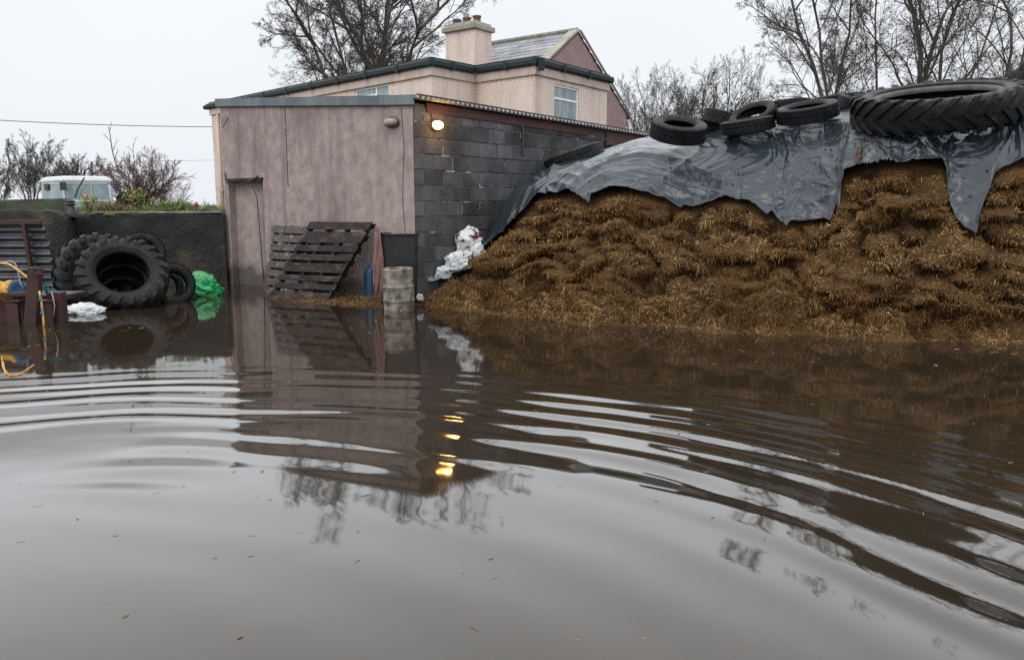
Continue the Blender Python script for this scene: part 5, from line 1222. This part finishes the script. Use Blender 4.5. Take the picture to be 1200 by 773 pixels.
b = gp(438, 36); tree('birch_tree', b, [([(0, 0, 0), (.2, 0, 4.5), (-.4, .1, 8), (-1.3, .2, 9.2), (-1.6, .2, 10.4)], .19), ([(0, 0, 0), (.35, 0, 4.6), (.8, 0, 8.5), (.9, .3, 9.6), (.8, .2, 10.8)], .17), ([(.3, 0, 0), (.9, 0, 5), (2.0, 0, 8.5), (3.4, .4, 9.6), (4.0, .4, 10.4)], .15)], [(10, .46, 42, 7, .34, .06, .10, .38)] + birch[1:], 'bare multi-stemmed tree rising behind the house left of the chimney', GB, 3, 'bark_birch', 'twig', tw=.0035)
b = gp(423, 35); tree('birch_tree', b, [([(0, 0, 0), (-.1, 0, 4.2), (-1.3, 0, 6.0), (-2.0, .2, 8.0), (-3.2, .2, 9.8)], .13), ([(0, 0, 0), (-.3, 0, 4.0), (-.8, 0, 7.5), (-1.0, 0, 9.4), (-.9, 0, 10.2)], .11)], [(10, .44, 46, 7, .30, .03, .10, .38)] + birch[1:], 'slimmer bare tree leaning left at the outer side of the house trees', GB, 4, 'bark_birch', 'twig', tw=.0035)
mid = [(10, .52, 24, 8, .15, .05, .08, .36), (8, .42, 28, 6, .2, .05, .1, .42), (7, .44, 32, 5, .15, .04, .12, .46), (7, .5, 38, 4, .2, .02, .15, .5)]
GD = 'bare trees beyond the heap'
def fan(h, n, spread, r, seed):
    q = random.Random(seed); return [([(0, 0, 0), (spread * s * .25, 0, h * .3), (spread * s * .65, q.uniform(-.4, .4), h * .65), (spread * s, q.uniform(-.6, .6), h * (1 - .12 * abs(s)))], r) for s in np.linspace(-1, 1, n)]
b = gp(760, 48); tree('bare_tree', b, fan(7.2, 8, 2.4, .05, 1), mid, 'fan-shaped bare tree just right of the house gable', GD, 7, leaves=900, leafsize=.026, tw=.0028)
b = gp(706, 52); tree('bare_tree', b, fan(4.2, 6, 1.8, .045, 1), mid, 'lower bare tree immediately behind the right end of the house', GD, 8, leaves=0, tw=.0028)
b = gp(832, 46); tree('ivy_tree', b, fan(7.9, 7, 2.4, .065, 3), mid, 'bare tree with ivy-clad stems above the first tyres', GD, 9, leaves=900, leafsize=.026, ivy=1600, tw=.0028)
b = gp(795, 55); tree('bare_tree', b, fan(7.4, 7, 2.4, .045, 5), mid, 'thin pale bare tree between the fan-shaped and the ivy tree', GD, 10, tw=.0028)
GR = 'bare trees at the right behind the heap'
near_ = [(10, .42, 40, 8, .28, .08, .13, .34), (8, .46, 42, 7, .15, .05, .14, .40), (7, .46, 44, 5, .12, .03, .16, .46), (6, .5, 46, 4, .15, .02, .18, .55)]
b = gp(967, 27); tree('bare_tree', b, [([(0, 0, 0), (-.1, 0, 4.0), (-1.0, 0, 6.2), (-1.7, 0, 8), (-2.3, 0, 8.2)], 0.090), ([(0, 0, 0), (0, 0, 4.0), (-.5, .2, 6.3), (-.9, .2, 8.4), (-1.1, 0, 8.6)], 0.078), ([(0, 0, 0), (.1, 0, 4.1), (.6, .2, 6.0), (.6, .2, 8.2), (.4, 0, 8.6)], 0.072)], near_ + [(3, .5, 45, 3, .3, .0, .2, .8)], 'wide bare tree forking low, above the overlapping tyres', GR, 11, leaves=2200, leafsize=.028, tw=.0025)
b = gp(1011, 29); tree('bare_tree', b, [up_tr(9.8, (.2, 0), 0.060, seed=4)], near_ + [(3, .5, 45, 3, .3, .0, .2, .8)], 'slender bare tree left of the thick ivy-free trunk', GR, 12, leaves=700, leafsize=.035, tw=.0025)
b = gp(1071, 24); tree('bare_tree', b, [([(0, 0, 0), (-.05, 0, 3.4), (-.08, 0, 4.8), (-.55, 0, 6.8), (-1.4, 0, 8.0)], 0.114), ([(0, 0, 0), (.02, 0, 3.4), (0, 0, 5.0), (.5, 0, 6.5), (1.4, 0, 8.0)], 0.102)], near_, 'thickest dark trunk forking near the top of the photo', GR, 13, leaves=900, leafsize=.03, tw=.0025)
b = gp(1089, 25); tree('bare_tree', b, [([(0, 0, 0), (-.2, 0, 3.6), (.1, 0, 5.5), (.35, 0, 7), (1.2, 0, 8.6)], 0.078)], near_, 'second dark trunk beside the thickest one', GR, 14, leaves=500, leafsize=.03, tw=.0025)
b = gp(1108, 27); tree('bare_tree', b, [([(0, 0, 0), (.0, 0, 3.7), (.6, 0, 5.3), (1.4, 0, 8.5), (1.8, 0, 8.8)], 0.048)], near_, 'thin bare tree leaning right over the huge tyre', GR, 15, leaves=500, leafsize=.03, tw=.0025)
b = gp(1160, 24); tree('bare_tree', b, [([(0, 0, 0), (.0, 0, 4.0), (.25, 0, 5.2), (-.2, 0, 7), (-.9, 0, 8.2)], 0.072), ([(.3, 0, 0), (.35, 0, 4.0), (.55, 0, 5.5), (.9, 0, 7), (1.3, 0, 8.2)], 0.060)], near_, 'twin bare stems near the right edge', GR, 16, leaves=700, leafsize=.03, tw=.0025)
b = gp(1176, 23); tree('bare_tree', b, [([(0, 0, 0), (.0, 0, 3.8), (.8, 0, 5.2), (1.8, 0, 7.5), (2.4, 0, 8.2)], 0.060)], near_, 'bare stem bending right at the right edge', GR, 17, leaves=500, leafsize=.03, tw=.0025)
b = gp(1260, 25); tree('bare_tree', b, [up_tr(9, (-.6, 0), 0.090, seed=9)], near_, 'bare tree whose branches reach in from the right edge', GR, 18, leaves=500, leafsize=.03, tw=.0025)
hedge = [(8, .42, 45, 6, .1, .04, .16, .4), (6, .5, 45, 5, .1, .02, .2, .5), (6, .5, 50, 4, .1, .0, .22, .6), (4, .5, 50, 3, .1, .0, .25, .7)]
for k, (px, Y, h, sd, lab) in enumerate(((900, 30, 4.6, 21, 'tangled olive-brown bush above the back tyres'), (945, 31, 5.0, 22, 'tangled bush around the foot of the wide bare tree'), (1005, 32, 4.8, 23, 'tangled bush left of the thickest trunk'), (868, 38, 4.8, 24, 'low tangled bush right of the ivy tree'))):
    b = gp(px, Y); tree('bush', b, fan(h, 4, 1.3, .05, sd), hedge, lab, 'tangled bushes behind the heap', sd, twig='twig_green', leaves=2500, leafmat='dead_leaf', cat='bush', leafsize=.03, tw=.0025)
for k, (px, Y, h, sd, lab) in enumerate(((1050, 31, 3.6, 25, 'thin hedge bush behind the huge tyre'), (1130, 31, 3.4, 26, 'hedge bush behind the right end of the huge tyre'))):
    b = gp(px, Y); tree('bush', b, fan(h, 4, 1.6, .05, sd), hedge[:3], lab, 'tangled bushes behind the heap', sd, twig='twig_green', leaves=600, leafmat='dead_leaf', cat='bush', leafsize=.03, tw=.0025)
GL = 'bare trees beyond the tractor'
b = gp(38, 62); tree('bare_tree', b, fan(5.4, 5, 1.9, .06, 6), mid, 'tallest pale bare tree left of the tractor cab', GL, 31, tw=.004)
b = gp(-4, 60); tree('bare_tree', b, fan(3.6, 6, 1.9, .05, 7), mid, 'rounded bare tree at the left frame edge', GL, 32, tw=.004)
b = gp(68, 66); tree('bare_tree', b, fan(4.6, 7, 2.6, .05, 8), mid, 'bare tree behind the tractor cab roof', GL, 33, tw=.004)
b = gp(92, 64); tree('bare_tree', b, fan(3.9, 6, 2.2, .05, 9), mid, 'lower bare tree right of the cab roof', GL, 34, tw=.004)
b = gp(165, 30); tree('bush', (b[0], 30, .8), fan(2.2, 9, 1.45, .022, 10), [(12, .5, 34, 6, .1, .10, .10, .6), (9, .5, 36, 5, .1, .06, .12, .65), (7, .5, 40, 4, .1, .03, .15, .75)], 'dense rounded red-brown leafless bush right of the tractor', None, 35, twig='twig_red', bark='twig_red', cat='bush', tw=.0035)
b = gp(198, 33); tree('bush', (b[0], 33, .6), fan(1.6, 6, .9, .018, 11), [(10, .5, 36, 6, .1, .08, .10, .6), (8, .5, 38, 5, .1, .05, .12, .65), (5, .5, 40, 4, .1, .03, .15, .75)], 'smaller thin leafless bush right of the red-brown one', None, 36, twig='twig_red', bark='twig_red', cat='bush', tw=.0025)
bx0 = at(158, 246, 15.3); tree('sapling', (bx0.x, 15.3, 1.3), [([(0, 0, 0), (-.10, 0, .55), (-.28, 0, .85), (-.36, 0, 1.15), (-.37, 0, 1.62)], .018), ([(0, 0, 0), (.02, 0, .5), (.05, 0, .95), (.06, 0, 1.30)], .014), ([(-.10, 0, .5), (-.04, 0, .85), (-.02, 0, 1.12)], .009)], [(7, .22, 40, 5, .25, .10, .10, .5), (3, .4, 40, 3, .2, .05, .1, .6)], 'leafless sapling with tall upright shoots growing from the wall bed', None, 37, twig='twig_red', bark='twig_red', cat='sapling', tw=.0022)
